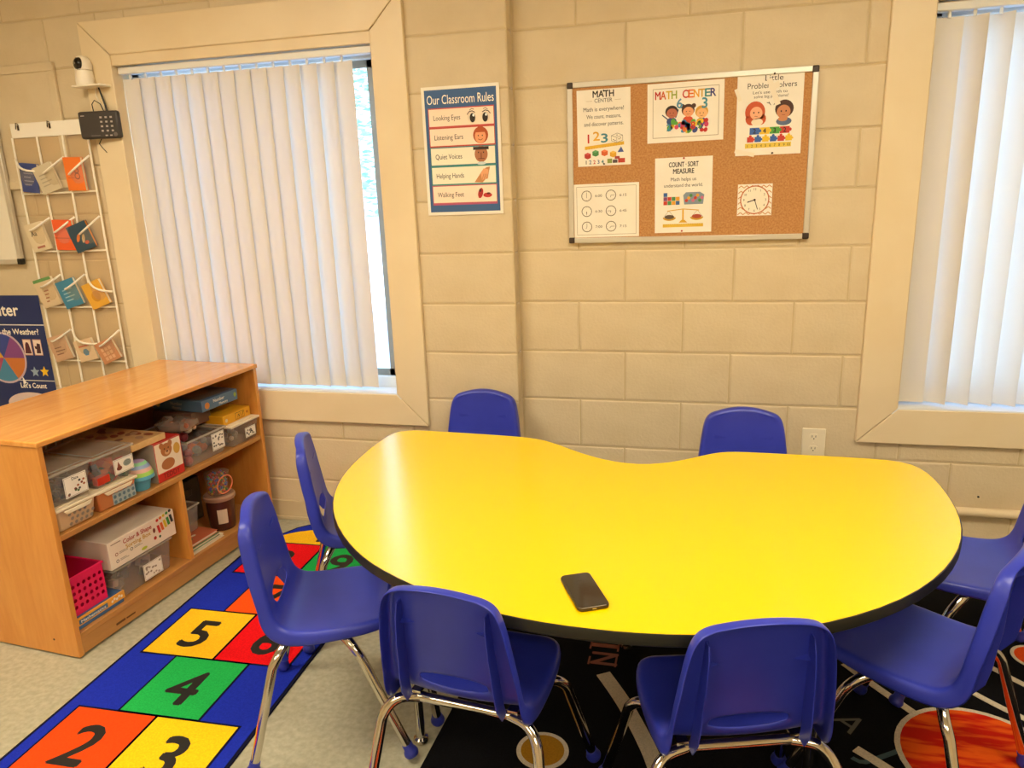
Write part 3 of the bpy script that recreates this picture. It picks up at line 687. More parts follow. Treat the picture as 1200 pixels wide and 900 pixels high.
for q, c in zip(((.012, -.128, .030, -.112), (.032, -.128, .050, -.116), (.052, -.128, .078, -.112), (.040, -.114, .058, -.104)), ('#8a9a4a', '#5a4a4a', '#c0402c', '#a8423a')): P.rect(*q, c, 1)
obj('print', P, None, T, loc=(0, 0, th))
pin(.105, 1.800, 'small pin holding the top of the MATH CENTER text poster')
pin(.105, 1.541, 'small pin holding the bottom of the MATH CENTER text poster', '#5a5040')
# 2 colourful MATH CENTER
T, w_, h_, th, P = wpage('math_center_poster', 'landscape poster with MATH CENTER in rainbow letters over drawn children, top middle of cork board', .264, .534, 1.607, 1.812, -.008)
P.frame(-.115, -.085, .117, .084, .002, '#a89a84')
for k, (t, c) in enumerate(zip('MATH CENTER', ('#c02a20', '#d05a24', '#d8b02a', '#9aa83a', '', '#c8301e', '#e06a24', '#e8a020', '#d0a038', '#3f8a8c', '#3a3a7a'))):
    if c: P.text(t, -.098+k*.0195, .048, .028, c, 2, align='C', bold=True, width=.0185)
def kid(x, y, skin, hair, shirt, buns=False, pony=False):
    P.ell(x, y+.006, .023, .021, hair, 1, 18); P.ell(x+.001, y, .019, .017, skin, 2, 18); P.ell(x, y-.028, .018, .014, shirt, 1, 16)
    for s in (-1, 1):
        P.ell(x+s*.006, y+.001, .0016, .002, '#2a1a12', 3, 8)
        if buns: P.ell(x+s*.020, y+.020, .008, .008, hair, 1, 12)
    P.line([(x-.005, y-.007), (x, y-.009), (x+.005, y-.007)], .0012, '#8a3a24', 3)
kid(-.048, -.002, '#b5654a', '#2f2018', '#2f4a80'); kid(.010, .0, '#e8a070', '#4a2c1c', '#d8502c', True); kid(.058, -.008, '#eab47a', '#d8a03a', '#3a5a90')
P.line([(-.062, -.022), (-.082, -.006)], .004, '#3a4a6a', 1).line([(-.034, -.018), (-.024, .010)], .004, '#3a4a6a', 1)
P.text('6', -.020, .014, .034, '#5a90b0', 3, align='C', bold=True).text('3', .068, .010, .036, '#3f8aa0', 3, align='C', bold=True)
for k in range(52):
    c = random.choice(('#c8302a', '#e87a2a', '#e8c02a', '#5aa83c', '#3f8ac0', '#d0406a', '#3a4a8a')); x = -.065+random.random()*.145; y = -.032-random.random()*.034
    P.ell(x, y, .007+random.random()*.005, .006+random.random()*.003, c, 3+k % 3, 10, rot=random.random()*90)
P.text('8', .028, -.060, .026, '#d0382a', 7, align='C', bold=True).text('2', -.058, -.062, .024, '#2f88b0', 7, align='C', bold=True).text('5', .052, -.058, .02, '#6aa83c', 7, align='C', bold=True)
obj('print', P, None, T, loc=(0, 0, th))
# 3 problem solvers
T, w_, h_, th, P = wpage('problem_solvers_poster', 'worn taped poster of two thinking children over puzzle pieces, top right of cork board', .578, .800, 1.548, 1.822, -.004)
P.text('Little', .012, .112, .019, '#3a3026', 2, align='C', width=.060); P.text('Problem Solvers', .006, .088, .019, '#3a3026', 2, align='C', width=.164)
P.text("Let's use math to", .0, .070, .010, '#4a3c2c', 2, align='C', width=.115); P.text('solve big problems!', .004, .056, .010, '#4a3c2c', 2, align='C', width=.115)
P.ell(-.048, .010, .034, .036, '#d0582c', 1, 22); P.ell(-.060, -.012, .020, .022, '#d0582c', 1, 14); P.ell(-.028, -.014, .018, .020, '#d0582c', 1, 14); P.ell(-.044, .006, .021, .022, '#f0b088', 2, 20)
P.ell(-.040, -.024, .020, .012, '#f0e0c8', 2, 14); P.ell(.050, .016, .031, .030, '#4a2a1c', 1, 22); P.ell(.048, .006, .023, .023, '#c88458', 2, 20); P.ell(.050, -.026, .026, .014, '#5a6a8a', 1, 16); P.ell(.046, -.018, .016, .008, '#c88458', 3, 14)
for cx_ in (-.044, .048):
    for s in (-1, 1): P.ell(cx_+s*.008, .008, .0025, .003, '#20140e', 3, 8)
    P.line([(cx_-.005, -.004), (cx_+.005, -.005)], .0014, '#8a3a24', 3)
P.line([(.004, .030), (-.003, .042)], .002, '#3a3026').line([(.014, .030), (.020, .042)], .002, '#3a3026').line([(.000, .036), (-.010, .040)], .002, '#3a3026')
for k, (t, c) in enumerate((('2', '#3a62b0'), ('4', '#e8c02a'), ('3', '#4fa03c'), ('2', '#c83a2a'))):
    x = -.064+k*.034; P.rect(x, -.066, x+.033, -.043, c, 1); P.ell(x+.034, -.054, .006, .006, c, 2, 10); P.text(t, x+.0165, -.062, .016, '#2a2018', 3, align='C', bold=True)
for k, c in enumerate(('#c83a2a', '#3a62b0', '#e8c02a', '#3a62b0', '#c83a2a', '#e8c02a')):
    x = -.072+k*.026; P.rect(x, -.092, x+.022, -.074, c, 1); P.ell(x+.011, -.072, .005, .005, c, 2, 10); P.ell(x+.022, -.083, .005, .004, c, 2, 10)
P.rect(-.078, -.112, .078, -.096, '#e8c84a', 1)
for k in range(10): P.text(str(k+1), -.070+k*.0155, -.109, .009, '#2a2018', 2, align='C')
obj('print', P, None, T, loc=(0, 0, th))
for (x0, y0, x1, y1, wd) in ((-.005, .118, .028, .030, .018), (-.113, -.119, -.045, -.136, .014), (-.116, .09, -.10, .05, .012), (.01, .09, .03, .10, .02)):
    d = Vector((x1-x0, y1-y0, 0)); n_ = Vector((-d.y, d.x, 0)).normalized()*wd/2; a_ = Vector((x0, y0, th+.0022)); obj('torn_tape', MB().add([a_-n_, a_+d-n_, a_+d+n_+Vector((0, 0, .001)), a_+n_], [(0, 1, 2, 3)]), mat('pale glossy tape', '#f4e9d6', .2), T)
pin(.700, 1.818, 'dark pin at the top of the problem solving poster'); pin(.705, 1.553, 'dark pin at the bottom of the problem solving poster')
# 4 clocks
T, w_, h_, th, P = wpage('clock_chart', 'cream chart of six small clock faces with times, bottom left of cork board', -.012, .236, 1.270, 1.470, -.006)
P.frame(-.113, -.090, .113, .090, .0012, '#8a7a62')
for k, (t, hr, mn) in enumerate((('6:00', 6, 0), ('6:15', 6, 15), ('6:30', 6, 30), ('6:45', 6, 45), ('7:00', 7, 0), ('7:15', 7, 15))):
    cx_, cy_ = (-.075, .018)[k % 2], .056-(k//2)*.058
    P.ring(cx_, cy_, .0175, .0200, '#6a5c4a', 2, 24)
    for q in range(12): P.line([(cx_+.0145*math.cos(q*pi/6), cy_+.0145*math.sin(q*pi/6)), (cx_+.0165*math.cos(q*pi/6), cy_+.0165*math.sin(q*pi/6))], .001, '#6a5c4a', 2)
    for ang, ln in ((hr/12+mn/720, .008), (mn/60, .013)): t_ = pi/2-2*pi*ang; P.line([(cx_, cy_), (cx_+ln*math.cos(t_), cy_+ln*math.sin(t_))], .0014, '#4a3c2e', 3)
    P.text(t, cx_+.033, cy_-.005, .010, '#5a4c3a', 2, width=.026)
obj('print', P, None, T, loc=(0, 0, th))
# 5 count sort measure
T, w_, h_, th, P = wpage('count_sort_poster', 'tall poster reading COUNT SORT MEASURE with balance scale, bottom middle of cork board', .295, .502, 1.281, 1.553, -.008)
P.text('COUNT · SORT', 0, .102, .018, '#2b211a', 2, align='C', bold=True, width=.106); P.text('MEASURE', 0, .078, .018, '#2b211a', 2, align='C', bold=True, width=.075)
P.text('Math helps us', 0, .052, .013, '#3c3024', 2, align='C', width=.092); P.text('understand the world.', 0, .030, .013, '#3c3024', 2, align='C', width=.140)
for k in range(9):
    c = ('#c83a2a', '#4a8a4c', '#e0a02a', '#3a62a0', '#8a4a7a')[k % 5]; x = -.072+(k % 4)*.015; y = -.034+(k//4)*.015; P.rect(x, y, x+.014, y+.014, c, 1)
P.poly([(.004, -.034), (.072, -.034), (.076, .0), (.060, .010), (.010, .010), (0, .0)], '#8090a0', 1)
for k in range(8): P.ell(.012+k*.008, -.020+(k % 3)*.009, .006, .006, ('#c83a2a', '#e0a02a', '#4a8a4c', '#d06a8a')[k % 4], 2, 10)
P.rect(-.003, -.098, .003, -.052, '#d8a82a', 2).line([(-.058, -.056), (0, -.050), (.058, -.056)], .003, '#d8a82a', 3).poly([(-.016, -.100), (.016, -.100), (.006, -.090), (-.006, -.090)], '#d8a82a', 3)
for s in (-1, 1): P.ell(s*.050, -.080, .024, .012, '#c8982a', 2, 18, 180, 360); P.ell(s*.050, -.078, .018, .008, ('#5a4a3a', '#b0482c')[s > 0], 3, 14); P.line([(s*.072, -.080), (s*.052, -.056), (s*.030, -.080)], .001, '#8a7a50', 2)
P.rect(-.074, -.116, .074, -.104, '#e0b83a', 1)
for k in range(18): P.line([(-.070+k*.0082, -.108), (-.070+k*.0082, -.104)], .0008, '#8a6a1c', 2)
obj('print', P, None, T, loc=(0, 0, th))
pin(.398, 1.549, 'small red pin at the top of the COUNT SORT MEASURE poster', '#a8382a'); pin(.396, 1.287, 'small red pin at the bottom of the COUNT SORT MEASURE poster', '#a8382b')
# 6 paper clock
T, w_, h_, th, P = wpage('paper_clock', 'square paper clock face with zigzag border, bottom right of cork board', .593, .713, 1.336, 1.448, 0)
for k in range(6):
    y = -.048+k*.019; P.line([(-.058+q*.0097, y+(.004 if q % 2 else -.004)) for q in range(13)], .0028, '#c98a4a', 1)
P.ell(0, 0, .051, .051, '#c0683c', 2, 36); P.ell(0, 0, .047, .047, '#f4ead8', 3, 36)
for q in range(12):
    t_ = pi/2-2*pi*(q+1)/12; P.text(str(q+1), .038*math.cos(t_), .038*math.sin(t_)-.004, .0085, '#5a4636', 4, align='C')
for ang, ln, wd in ((8.42/12, .027, .0036), (27/60, .036, .0026)): t_ = pi/2-2*pi*ang; P.line([(0, 0), (ln*math.cos(t_), ln*math.sin(t_))], wd, '#2a2018', 5)
P.ell(0, 0, .004, .004, '#2a2018', 6, 12)
obj('print', P, None, T, loc=(0, 0, th))

# outlet and conduit
T = thing('wall_outlet', 'cream double wall outlet behind the table, beside the right window', 'outlet', (.913, -.001, .466), (pi/2, 0, 0))
iv = mat('ivory plastic', '#efe3c8', .35)
obj('cover_plate', MB().box(-.043, .043, -.058, .058, 0, .007), iv, T, bevel=.003)
for s in (-1, 1):
    r_ = obj('receptacle', MB().prism([(.017*math.cos(t*pi/12)*1.0, s*.024+max(-.0125, min(.0125, .017*math.sin(t*pi/12)))) for t in range(24)], .006, .0095), iv, T)
    sl_ = MB(); 
    for x in (-.0065, .0065): sl_.box(x-.0011, x+.0011, s*.024-.001, s*.024+.007, .0094, .0099)
    sl_.lathe([(.0025, .0094), (.0025, .0099)], 10, (0, s*.024-.0065, 0)); obj('slot', sl_, mat('dark slot', '#4a3c2c', .6), r_)
obj('screw', MB().lathe([(.003, .0068), (.0028, .0078), (0.0003, .008)], 12), iv, T)
T = thing('conduit_pipe', 'painted metal conduit running along the wall just above the floor at right', 'pipe', (0, -.018, .222))
obj('pipe', MB().tube([(.2, 0, 0), (XR-.02, 0, 0)], .0165, 16), trim_paint, T, smooth=True)
for x in (.5, 1.9): obj('pipe_strap', MB().tube([(x, 0, 0), (x+.025, 0, 0)], .019, 14).box(x, x+.025, .0, .019, -.035, .035), trim_paint, T, smooth=True)
o = obj('screw_hole', MB().lathe([(.004, 0), (.004, .003)], 10), black_pl, loc=(1.507, -.001, .278), rot=(pi/2, 0, 0)); tag(o, 'tiny dark plug in the wall above the conduit pipe', 'plug')

# ---- left wall things
# painted-over panel
T = thing('wall_panel', 'painted-over framed board high on the wall above the hanging pocket chart', 'panel', (-2.62, YP-.001, 1.80), (pi/2, 0, 0))
obj('panel_board', MB().box(-.34, .34, -.25, .25, 0, .008), wall_paint, T)
for b in ((-.37, .37, .225, .26), (-.37, .37, -.26, -.225), (-.37, -.335, -.225, .225), (.335, .37, -.225, .225)): obj('panel_trim', MB().box(b[0], b[1], b[2], b[3], 0, .016), wall_paint, T, bevel=.003)
# whiteboard
T = thing('whiteboard', 'white dry erase board with metal frame at the left edge of the photo', 'whiteboard', (-3.05, YP-.018, 1.508), (pi/2, 0, 0))
obj('board_face', MB().box(-.44, .44, -.29, .29, .002, .010), mat('whiteboard enamel', '#efe6d4', .15), T)
for b in ((-.455, .455, .28, .302), (-.455, .455, -.302, -.28), (-.455, -.433, -.28, .28), (.433, .455, -.28, .28)): obj('frame_rail', MB().box(b[0], b[1], b[2], b[3], 0, .018), alu, T, bevel=.002)
for sx in (-1, 1):
    for sz in (-1, 1): obj('corner_cap', MB().box(sx*.444-.014, sx*.444+.014, sz*.290-.014, sz*.290+.014, -.001, .0205), black_pl, T, bevel=.004)
# weather / calendar poster
T, w_, h_, th = sheet('calendar_poster', 'dark blue calendar centre poster with weather wheel and stars at far left', 'poster', -3.05, -2.572, .46, 1.056, YP-.004)
P = Print(); navy = '#1f2f66'
P.rect(-w_/2, -h_/2, w_/2, h_/2, navy, 1)
P.text('Center', w_/2-.135, .200, .060, '#fff6ea', 2, align='R', bold=True)
P.line([(-w_/2, .155), (w_/2, .155)], .005, '#e8e4e0', 2)
P.text("What's the Weather?", w_/2-.040, .108, .029, '#fff6ea', 2, align='R', width=.34, bold=True)
cx_, cy_ = -.04, -.010
P.ell(cx_, cy_, .135, .130, '#c9b0c0', 2, 36)
for k, c in enumerate(('#8a4a8a', '#3a4a9a', '#e0a828', '#b04a6a', '#4a8ab0', '#d07a3a')): P.ell(cx_, cy_, .090, .090, c, 3, 8, k*60, k*60+60) if 0 else P.poly([(cx_, cy_)]+[(cx_+.125*math.cos(math.radians(k*60+q*10)), cy_+.12*math.sin(math.radians(k*60+q*10))) for q in range(7)], c, 3)
P.poly([(cx_+.088, cy_-.132), (cx_+.110, cy_-.126), (cx_+.090, cy_-.092)], '#f4f0ec', 4)
for k, x in enumerate((.118, .178)):
    P.rect(x-.026, .005, x+.024, .085, '#c08a80', 2); P.rect(x-.023, .009, x+.021, .081, '#f4dfd0', 3)
    if k == 0: P.poly([(x-.020, .014), (x+.018, .014), (x+.010, .060), (x+.004, .070), (x-.006, .070), (x-.012, .060)], '#5a2430', 4)
    else: P.poly([(x-.012, .016), (x+.014, .016), (x+.016, .062), (x-.002, .066), (x-.006, .050), (x-.018, .052), (x-.016, .038), (x-.008, .036)], '#4a2430', 4)
P.star(.132, -.078, .028, '#9ab0c8', 2); P.star(.190, -.076, .028, '#f0c020', 2)
P.line([(-w_/2, -.122), (w_/2, -.122)], .004, '#e8e4e0', 2)
P.text("Let's Count", w_/2-.055, -.160, .026, '#fff6ea', 2, align='R', width=.155, bold=True)
P.ell(.08, -.245, .15, .062, '#e0c8c4', 2, 30)
obj('print', P, None, T, loc=(0, 0, th))

# hanging pocket organiser
OX0, OX1, OZ0, OZ1 = -2.530, -2.125, .60, 1.822
T = thing('pocket_organizer', 'hanging organizer of clear pockets with white binding on the wall left of the window', 'organizer', (OX0, YP-.024, 0))
W_ = OX1-OX0; bind = mat('white binding tape', '#fbf4e6', .5); cp = clear('clear pocket film', '#fbf6ec', .12, .10)
obj('top_band', MB().box(0, W_, .004, .010, OZ1-.062, OZ1), bind, T, bevel=.002)
obj('backing_film', MB().box(0, W_, .008, .0095, OZ0, OZ1-.05), clear('milky backing film', '#fbf6ec', .10, .3), T)
for k in range(4):
    x = k*W_/3; pts = [(min(W_, max(0, x+random.uniform(-.003, .003))), .003, OZ1-.06-q*(OZ1-.06-OZ0)/8) for q in range(9)]
    obj('binding', MB().tube(pts, .0045, 6), bind, T)
ROWZ = [1.520, 1.262, 1.005, .748]
for r, z in enumerate(ROWZ):
    obj('binding', MB().tube([(0, .002, z), (W_/2, .002, z-.002), (W_, .002, z)], .0042, 6), bind, T)
    for k in range(3):
        x0 = k*W_/3+.004; x1 = (k+1)*W_/3-.004; zt = z+.150; n_ = 8
        fm = MB(); vs = []
        for i in range(n_+1):
            t_ = i/n_; x = x0+(x1-x0)*t_; bul = math.sin(pi*t_)*.034
            vs += [(x, 0-.002, z), (x, -bul*.6-.002, z+.05), (x, -bul-.003, zt-.018*math.sin(pi*t_)-(.055+.012*((r*3+k) % 3))*(1-t_ if (r+k) % 4 else t_))]
        fm.add(vs, [(i*3+j, (i+1)*3+j, (i+1)*3+j+1, i*3+j+1) for i in range(n_) for j in range(2)])
        pk = obj('pocket', fm, cp, T, smooth=True)
        obj('pocket_rim', MB().tube([Vector(vs[i*3+2]) for i in range(n_+1)], .0048, 6), bind, pk)
for x in (.045, .215):
    m = MB().tube([(x, .006, OZ1-.005), (x, -.006, OZ1+.0), (x-.002, -.008, OZ1-.022), (x+.004, -.014, OZ1-.026), (x+.006, -.014, OZ1-.016)], .0022, 6).box(x-.004, x+.004, .001, .006, OZ1-.03, OZ1-.008)
    o = obj('wall_hook', m, mat('dark hook metal', '#4a3a2a', .4, .5), loc=(OX0, YP-.024, 0)); tag(o, 'small dark hook holding the top band of the pocket organizer, %s' % {.045: 'leftmost', .215: 'the one nearer the keypad'}[x], 'hook')
def card(col, row, w_, h_, c, lab, lean=0.0, edge='#f0e4cc', th=.012, dx=0, deco=None):
    w_ *= 1.22; h_ *= 1.2; x = OX0+col*W_/3+W_/6+dx; z = ROWZ[row]+.004
    o = thing('picture_book', lab, 'book', (x, YP-.036, z), (math.radians(4), lean, 0))
    obj('cover', MB().box(-w_/2, w_/2, -.0015, 0, 0, h_).box(-w_/2, w_/2, th, th+.0015, 0, h_), mat('cover '+c, c, .5), o)
    obj('pages', MB().box(-w_/2+.002, w_/2-.002, 0, th, .002, h_-.002), mat('pages '+edge, edge, .8), o)
    P = Print(.0003); 
    if deco: deco(P, w_, h_)
    if P.v: obj('print', P, None, o, loc=(0, -.0016, 0), rot=(pi/2, 0, 0))
L1_ = lambda t, c, h=.02: (lambda P, w_, h_: P.text(t, 0, h_*.6, h, c, 1, align='C', width=w_*.5))
def lines(c, n=4): return lambda P, w_, h_: [P.rect(-w_*.3, h_*(.25+.13*k), w_*(.1+.15*(k % 2)), h_*(.25+.13*k)+.005, c, 1) for k in range(n)]
card(0, 0, .075, .105, '#3c4a86', 'dark blue booklet in the top left clear pocket', .12, deco=lines('#8a90b8'))
card(1, 0, .085, .100, '#cfc2a6', 'pale grey booklet in the top middle clear pocket', -.28, dx=-.02, deco=lines('#b0a48c'))
card(2, 0, .075, .118, '#f07a2a', 'orange card box in the top right clear pocket', .03, dx=-.02, deco=lambda P, w_, h_: [P.ring(.015, .085, .008, .012, '#7a3a14', 1, 16), P.ring(.015, .062, .010, .014, '#7a3a14', 1, 16), P.line([(-.035, .055), (.0, .055)], .002, '#b8501a', 1)])
card(0, 1, .080, .105, '#e0cfae', 'cream card set marked Aa in the second row pocket', -.2, deco=lambda P, w_, h_: [P.text('Aa', -.01, .07, .022, '#4a4438', 1, align='C', bold=True), P.rect(-.02, .012, .025, .022, '#b0705a', 1)])
card(1, 1, .085, .112, '#f0622a', 'bright orange card box in the second row middle pocket', .04, deco=lambda P, w_, h_: [P.rect(-w_/2, .052, w_/2, .056, '#c8481a', 1)])
card(2, 1, .090, .100, '#2f4a5c', 'dark teal book with an orange edge in the second row right pocket', -.3, '#e08a2a', dx=-.025, deco=lambda P, w_, h_: [P.ell(-.015, .06, .02, .008, '#d87a3a', 1, 12, rot=50), P.ell(.01, .05, .02, .008, '#c8b08a', 1, 12, rot=60), P.ell(.02, .03, .012, .008, '#d05a3a', 1, 12)])
card(0, 2, .085, .112, '#dcc4a0', 'cream letter card with a green top in the third row left pocket', -.24, deco=lambda P, w_, h_: [P.rect(-w_/2, h_-.014, w_/2, h_, '#6a9a5a', 1)]+[P.rect(-.022+.003*k, .025+.016*k, -.004+.006*k, .031+.016*k, '#a86a4a', 1) for k in range(4)])
card(1, 2, .085, .105, '#3f86a8', 'blue booklet in the third row middle pocket', -.28, dx=-.01, deco=lines('#9cc4d4'))
card(2, 2, .085, .098, '#e8ae3c', 'yellow booklet in the third row right pocket', -.34, dx=.0, deco=lambda P, w_, h_: [P.ell(0, .05, .025, .025, '#d0922a', 1, 16)])
card(0, 3, .085, .100, '#cfa684', 'tan card set on a ring in the bottom left pocket', -.24, dx=.01, deco=lines('#8a5a44', 3))
card(1, 3, .085, .085, '#e6c8a2', 'cream card with a blue hexagon in the bottom middle pocket', -.22, dx=.015, deco=lambda P, w_, h_: [P.ell(0, .042, .018, .018, '#5a8ab0', 1, 6), P.rect(-.03, .068, .03, .076, '#d8704a', 1)])
card(2, 3, .085, .085, '#cf8f64', 'rust coloured card grid in the bottom right pocket', -.38, dx=.01, deco=lambda P, w_, h_: [P.rect(-.03+.021*i, .012+.022*j, -.014+.021*i, .028+.022*j, '#e8b890', 1) for i in range(3) for j in range(3)])

# security camera on a bracket
T = thing('security_camera', 'white indoor security camera with black eye on a shelf left of the window', 'camera', (-2.068, YP-.045, 1.948))
wp = mat('white camera plastic', '#f3ead8', .35)
obj('mount_shelf', MB().box(-.045, .10, -.035, .045, -.008, 0), wp, T, bevel=.003)
obj('camera_base', MB().lathe([(.036, 0), (.037, .02), (.034, .05), (.033, .058)], 24), wp, T, smooth=True)
hd = obj('camera_head', MB().lathe([(.001, .118), (.018, .114), (.031, .098), (.036, .08), (.033, .060)][::-1], 24), wp, T, smooth=True)
M = Matrix.Rotation(math.radians(90), 3, 'X') 
ey = obj('camera_eye', MB().lathe([(.026, 0), (.023, .010), (.014, .016), (.001, .018)], 20), mat('glossy black eye', '#1c1812', .08), hd, smooth=True, loc=(.0, -.022, .083), rot=(pi/2-.1, 0, -.35))
obj('lens', MB().lathe([(.005, .017), (.004, .0195), (.001, .020)], 14), mat('pale lens', '#b8b0a0', .1, .6), ey, smooth=True)
o = obj('power_cable', MB().tube([(-2.04, YP-.024, 1.945), (-2.045, YP-.026, 1.91), (-2.03, YP-.026, 1.88), (-2.01, YP-.030, 1.852)], .0022, 6), wp); tag(o, 'thin white cable hanging below the security camera', 'cable')
# keypad
T = thing('alarm_keypad', 'black alarm keypad with antenna mounted over the window trim', 'keypad', (-2.026, YP-.047, 1.788), (math.radians(0), 0, math.radians(12)))
kb = mat('dark grey keypad plastic', '#3a3432', .4)
obj('keypad_body', MB().box(-.088, .088, -.014, .012, -.056, .056), kb, T, bevel=.010)
obj('bracket', MB().box(-.03, .05, .012, .035, -.04, .03), kb, T, bevel=.003)
kp = MB()
for i in range(3):
    for j in range(4): kp.box(.008+i*.022, .017+i*.022, -.0155, -.013, .026-j*.018, .033-j*.018)
for i in range(2): kp.box(.022+i*.02, .032+i*.02, -.0155, -.013, -.046, -.041)
keys = obj('keys', kp, mat('pale key print', '#b8b0a8', .4), T); 
obj('round_button', MB().lathe([(.009, 0), (.008, .002)], 16), mat('grey button', '#6a625c', .4), T, loc=(.066, -.0135, -.040), rot=(pi/2, 0, 0))
P = Print(.0003); P.rect(-.074, .036, -.058, .039, '#b8b0a8', 1); P.rect(-.04, -.044, .0, -.042, '#7a7470', 1); obj('print', P, None, T, loc=(0, -.0142, 0), rot=(pi/2, 0, 0))
obj('antenna', MB().tube([(.035, .004, .05), (.030, .006, .08), (.010, .012, .150)], [.0045, .0042, .0035], 10), black_pl, T, smooth=True)
obj('cable', MB().tube([Vector(q) for q in [(.020, .006, .054), (.010, .004, .085), (-.012, .002, .10), (-.026, .004, .085), (-.026, .008, .056)]], .002, 6), black_pl, T, smooth=True)
obj('cable', MB().tube([Vector(q) for q in [(-.01, .006, -.055), (-.022, .004, -.075), (-.012, .004, -.09), (.004, .006, -.112)]], .002, 6), black_pl, T, smooth=True)

# ------------------------------------------------------------------ wooden shelf unit
TH = -.074
CL, CHt, CD, tk = 1.073, .761, .53, .019
# local frame: x = along the front from the near end, y = depth inward (away from the front), z up
cab_rot = math.atan2(math.cos(TH), -math.sin(TH))
SH = thing('shelf_unit', 'low maple shelf unit full of toy bins at the left, end against the window wall', 'shelf', (-1.494, -1.2, 0), (0, 0, cab_rot))
maple_in = wood('maple inside', '#b87f42', '#c48c4e', (.8, 6, 6), .4, .1)
mt = wood('maple top run', '#d98f3e', '#e7a452', (.8, 6, 6), .2, .5)
ms = wood('maple end grain up', '#d1893a', '#dd9a4a', (6, 6, .8), .32, .25)
obj('top_board', MB().box(-.004, CL+.004, -.006, CD, CHt-tk, CHt), mt, SH, bevel=.004)
obj('end_panel', MB().box(0, tk, 0, CD, 0.006, CHt-tk), ms, SH, bevel=.002)
obj('end_panel', MB().box(CL-tk, CL, 0, CD, 0.006, CHt-tk), ms, SH, bevel=.002)
MZ = .437; BZ = .086
obj('shelf_board', MB().box(tk, CL-tk, .004, CD-.01, MZ-tk, MZ), maple_in, SH, bevel=.002)
obj('bottom_board', MB().box(tk, CL-tk, .002, CD-.01, BZ-tk, BZ), maple_in, SH, bevel=.002)
obj('kick_board', MB().box(tk, CL-tk, .004, .022, .008, BZ-tk), maple_in, SH, bevel=.002)
obj('divider', MB().box(.542, .561, .004, CD-.01, BZ, MZ-tk), ms, SH, bevel=.002)
obj('back_panel', MB().box(tk, CL-tk, CD-.012, CD-.004, .02, CHt-tk), wood('maple back', '#a8743c', '#b58148', (.8, 6, 6), .5, 0), SH)
obj('screw_cap', MB().lathe([(.004, 0), (.003, .0012)], 10), mat('dark screw', '#4a3420', .5), SH, loc=(-.0001, .10, .06), rot=(0, -pi/2, 0))
obj('maker_mark', MB().box(.16, .20, .0032, .0042, .028, .036).box(.205, .245, .0032, .0042, .028, .034), mat('burnt mark', '#6a4422', .7), SH)
Mc = Matrix.Translation((-1.494, -1.2, 0)) @ Matrix.Rotation(cab_rot, 4, 'Z')
def place(name, label, cat, s, d, z, rz=0.0, group=None):
    p_ = Mc @ Vector((s, d, z)); return thing(name, label, cat, p_, (0, 0, cab_rot+rz), group)
tubm = clear('clear storage plastic', '#efe8e0', .20, .1); lidm = clear('clear lid plastic', '#f6eee2', .30, .15); whl = mat('off white lid plastic', '#ecdcc0', .35)
def bin_(name, label, s, d, z, w_, dp, h_, body=None, lid=None, rz=0.0, taper=.010, latch=None, contents=None, lab=None, lidh=.012, tilt=0):
    """lidded box: origin front-left-bottom, x along the shelf, y into it"""
    T = place(name, label, 'bin', s, d, z, rz)
    bd = obj('bin_body', MB().taper(0, w_, 0, dp, .0005, h_-lidh, taper, open_top=True), body or tubm, T, bevel=.006)
    if lid: 
        obj('lid', MB().box(-.005, w_+.005, -.006, dp+.005, h_-lidh, h_-.003).box(.012, w_-.012, .012, dp-.012, h_-.004, h_), lid, T, bevel=.004)
    if latch: obj('latch', MB().prism([(w_*.12, h_-lidh-.002), (w_*.88, h_-lidh-.002), (w_*.80, h_-lidh-.016), (w_*.2, h_-lidh-.016)], .004, .009, M=Matrix.Rotation(pi/2, 4, 'X')), latch, T, bevel=.002)
    if lab:
        x0, x1, z0, z1, f = lab; P = Print(.0004); P.rect(x0, z0, x1, z1, '#f6efe2', 1); P.frame(x0+.003, z0+.003, x1-.003, z1-.003, .0012, '#8a7c6c', 2); f(P, x0, x1, z0, z1)
        obj('label', P, None, T, loc=(0, -.0045+.0, 0), rot=(pi/2, 0, 0))
    return T
def blobs(T, w_, dp, h_, cols, n_, r=.012, cube=False, seed=1, name='toy_pile'):
    rnd = random.Random(seed); m = MB()
    for k in range(n_):
        c = Vector((rnd.uniform(.02, w_-.02), rnd.uniform(.02, dp-.02), rnd.uniform(.012, h_))); mm = mat('toy '+cols[k % len(cols)], cols[k % len(cols)], .45); q = rnd.uniform(.7, 1.2)*r
        M = Matrix.Translation(c) @ Matrix.Rotation(rnd.uniform(0, 3), 4, 'Z') @ Matrix.Rotation(rnd.uniform(0, 1), 4, 'X')
        if cube: m.box(-q, q, -q, q, -q, q, mm, M)
        else: m.lathe([(.1*q, -q), (.8*q, -.6*q), (q, 0), (.8*q, .6*q), (.1*q, q)], 8, c, mm)
    o = obj(name, m, None, T); o['kind'] = 'stuff'
def dots(cols, n_, seed=1, title=None):
    def f(P, x0, x1, z0, z1):
        rnd = random.Random(seed)
        if title: P.text(title, (x0+x1)/2, z1-.016, .010, '#2a2018', 3, align='C', bold=True)
        for k in range(n_): P.ell(rnd.uniform(x0+.01, x1-.01), rnd.uniform(z0+.008, z1-(.024 if title else .01)), .005, .004, cols[k % len(cols)], 3, 8)
    return f
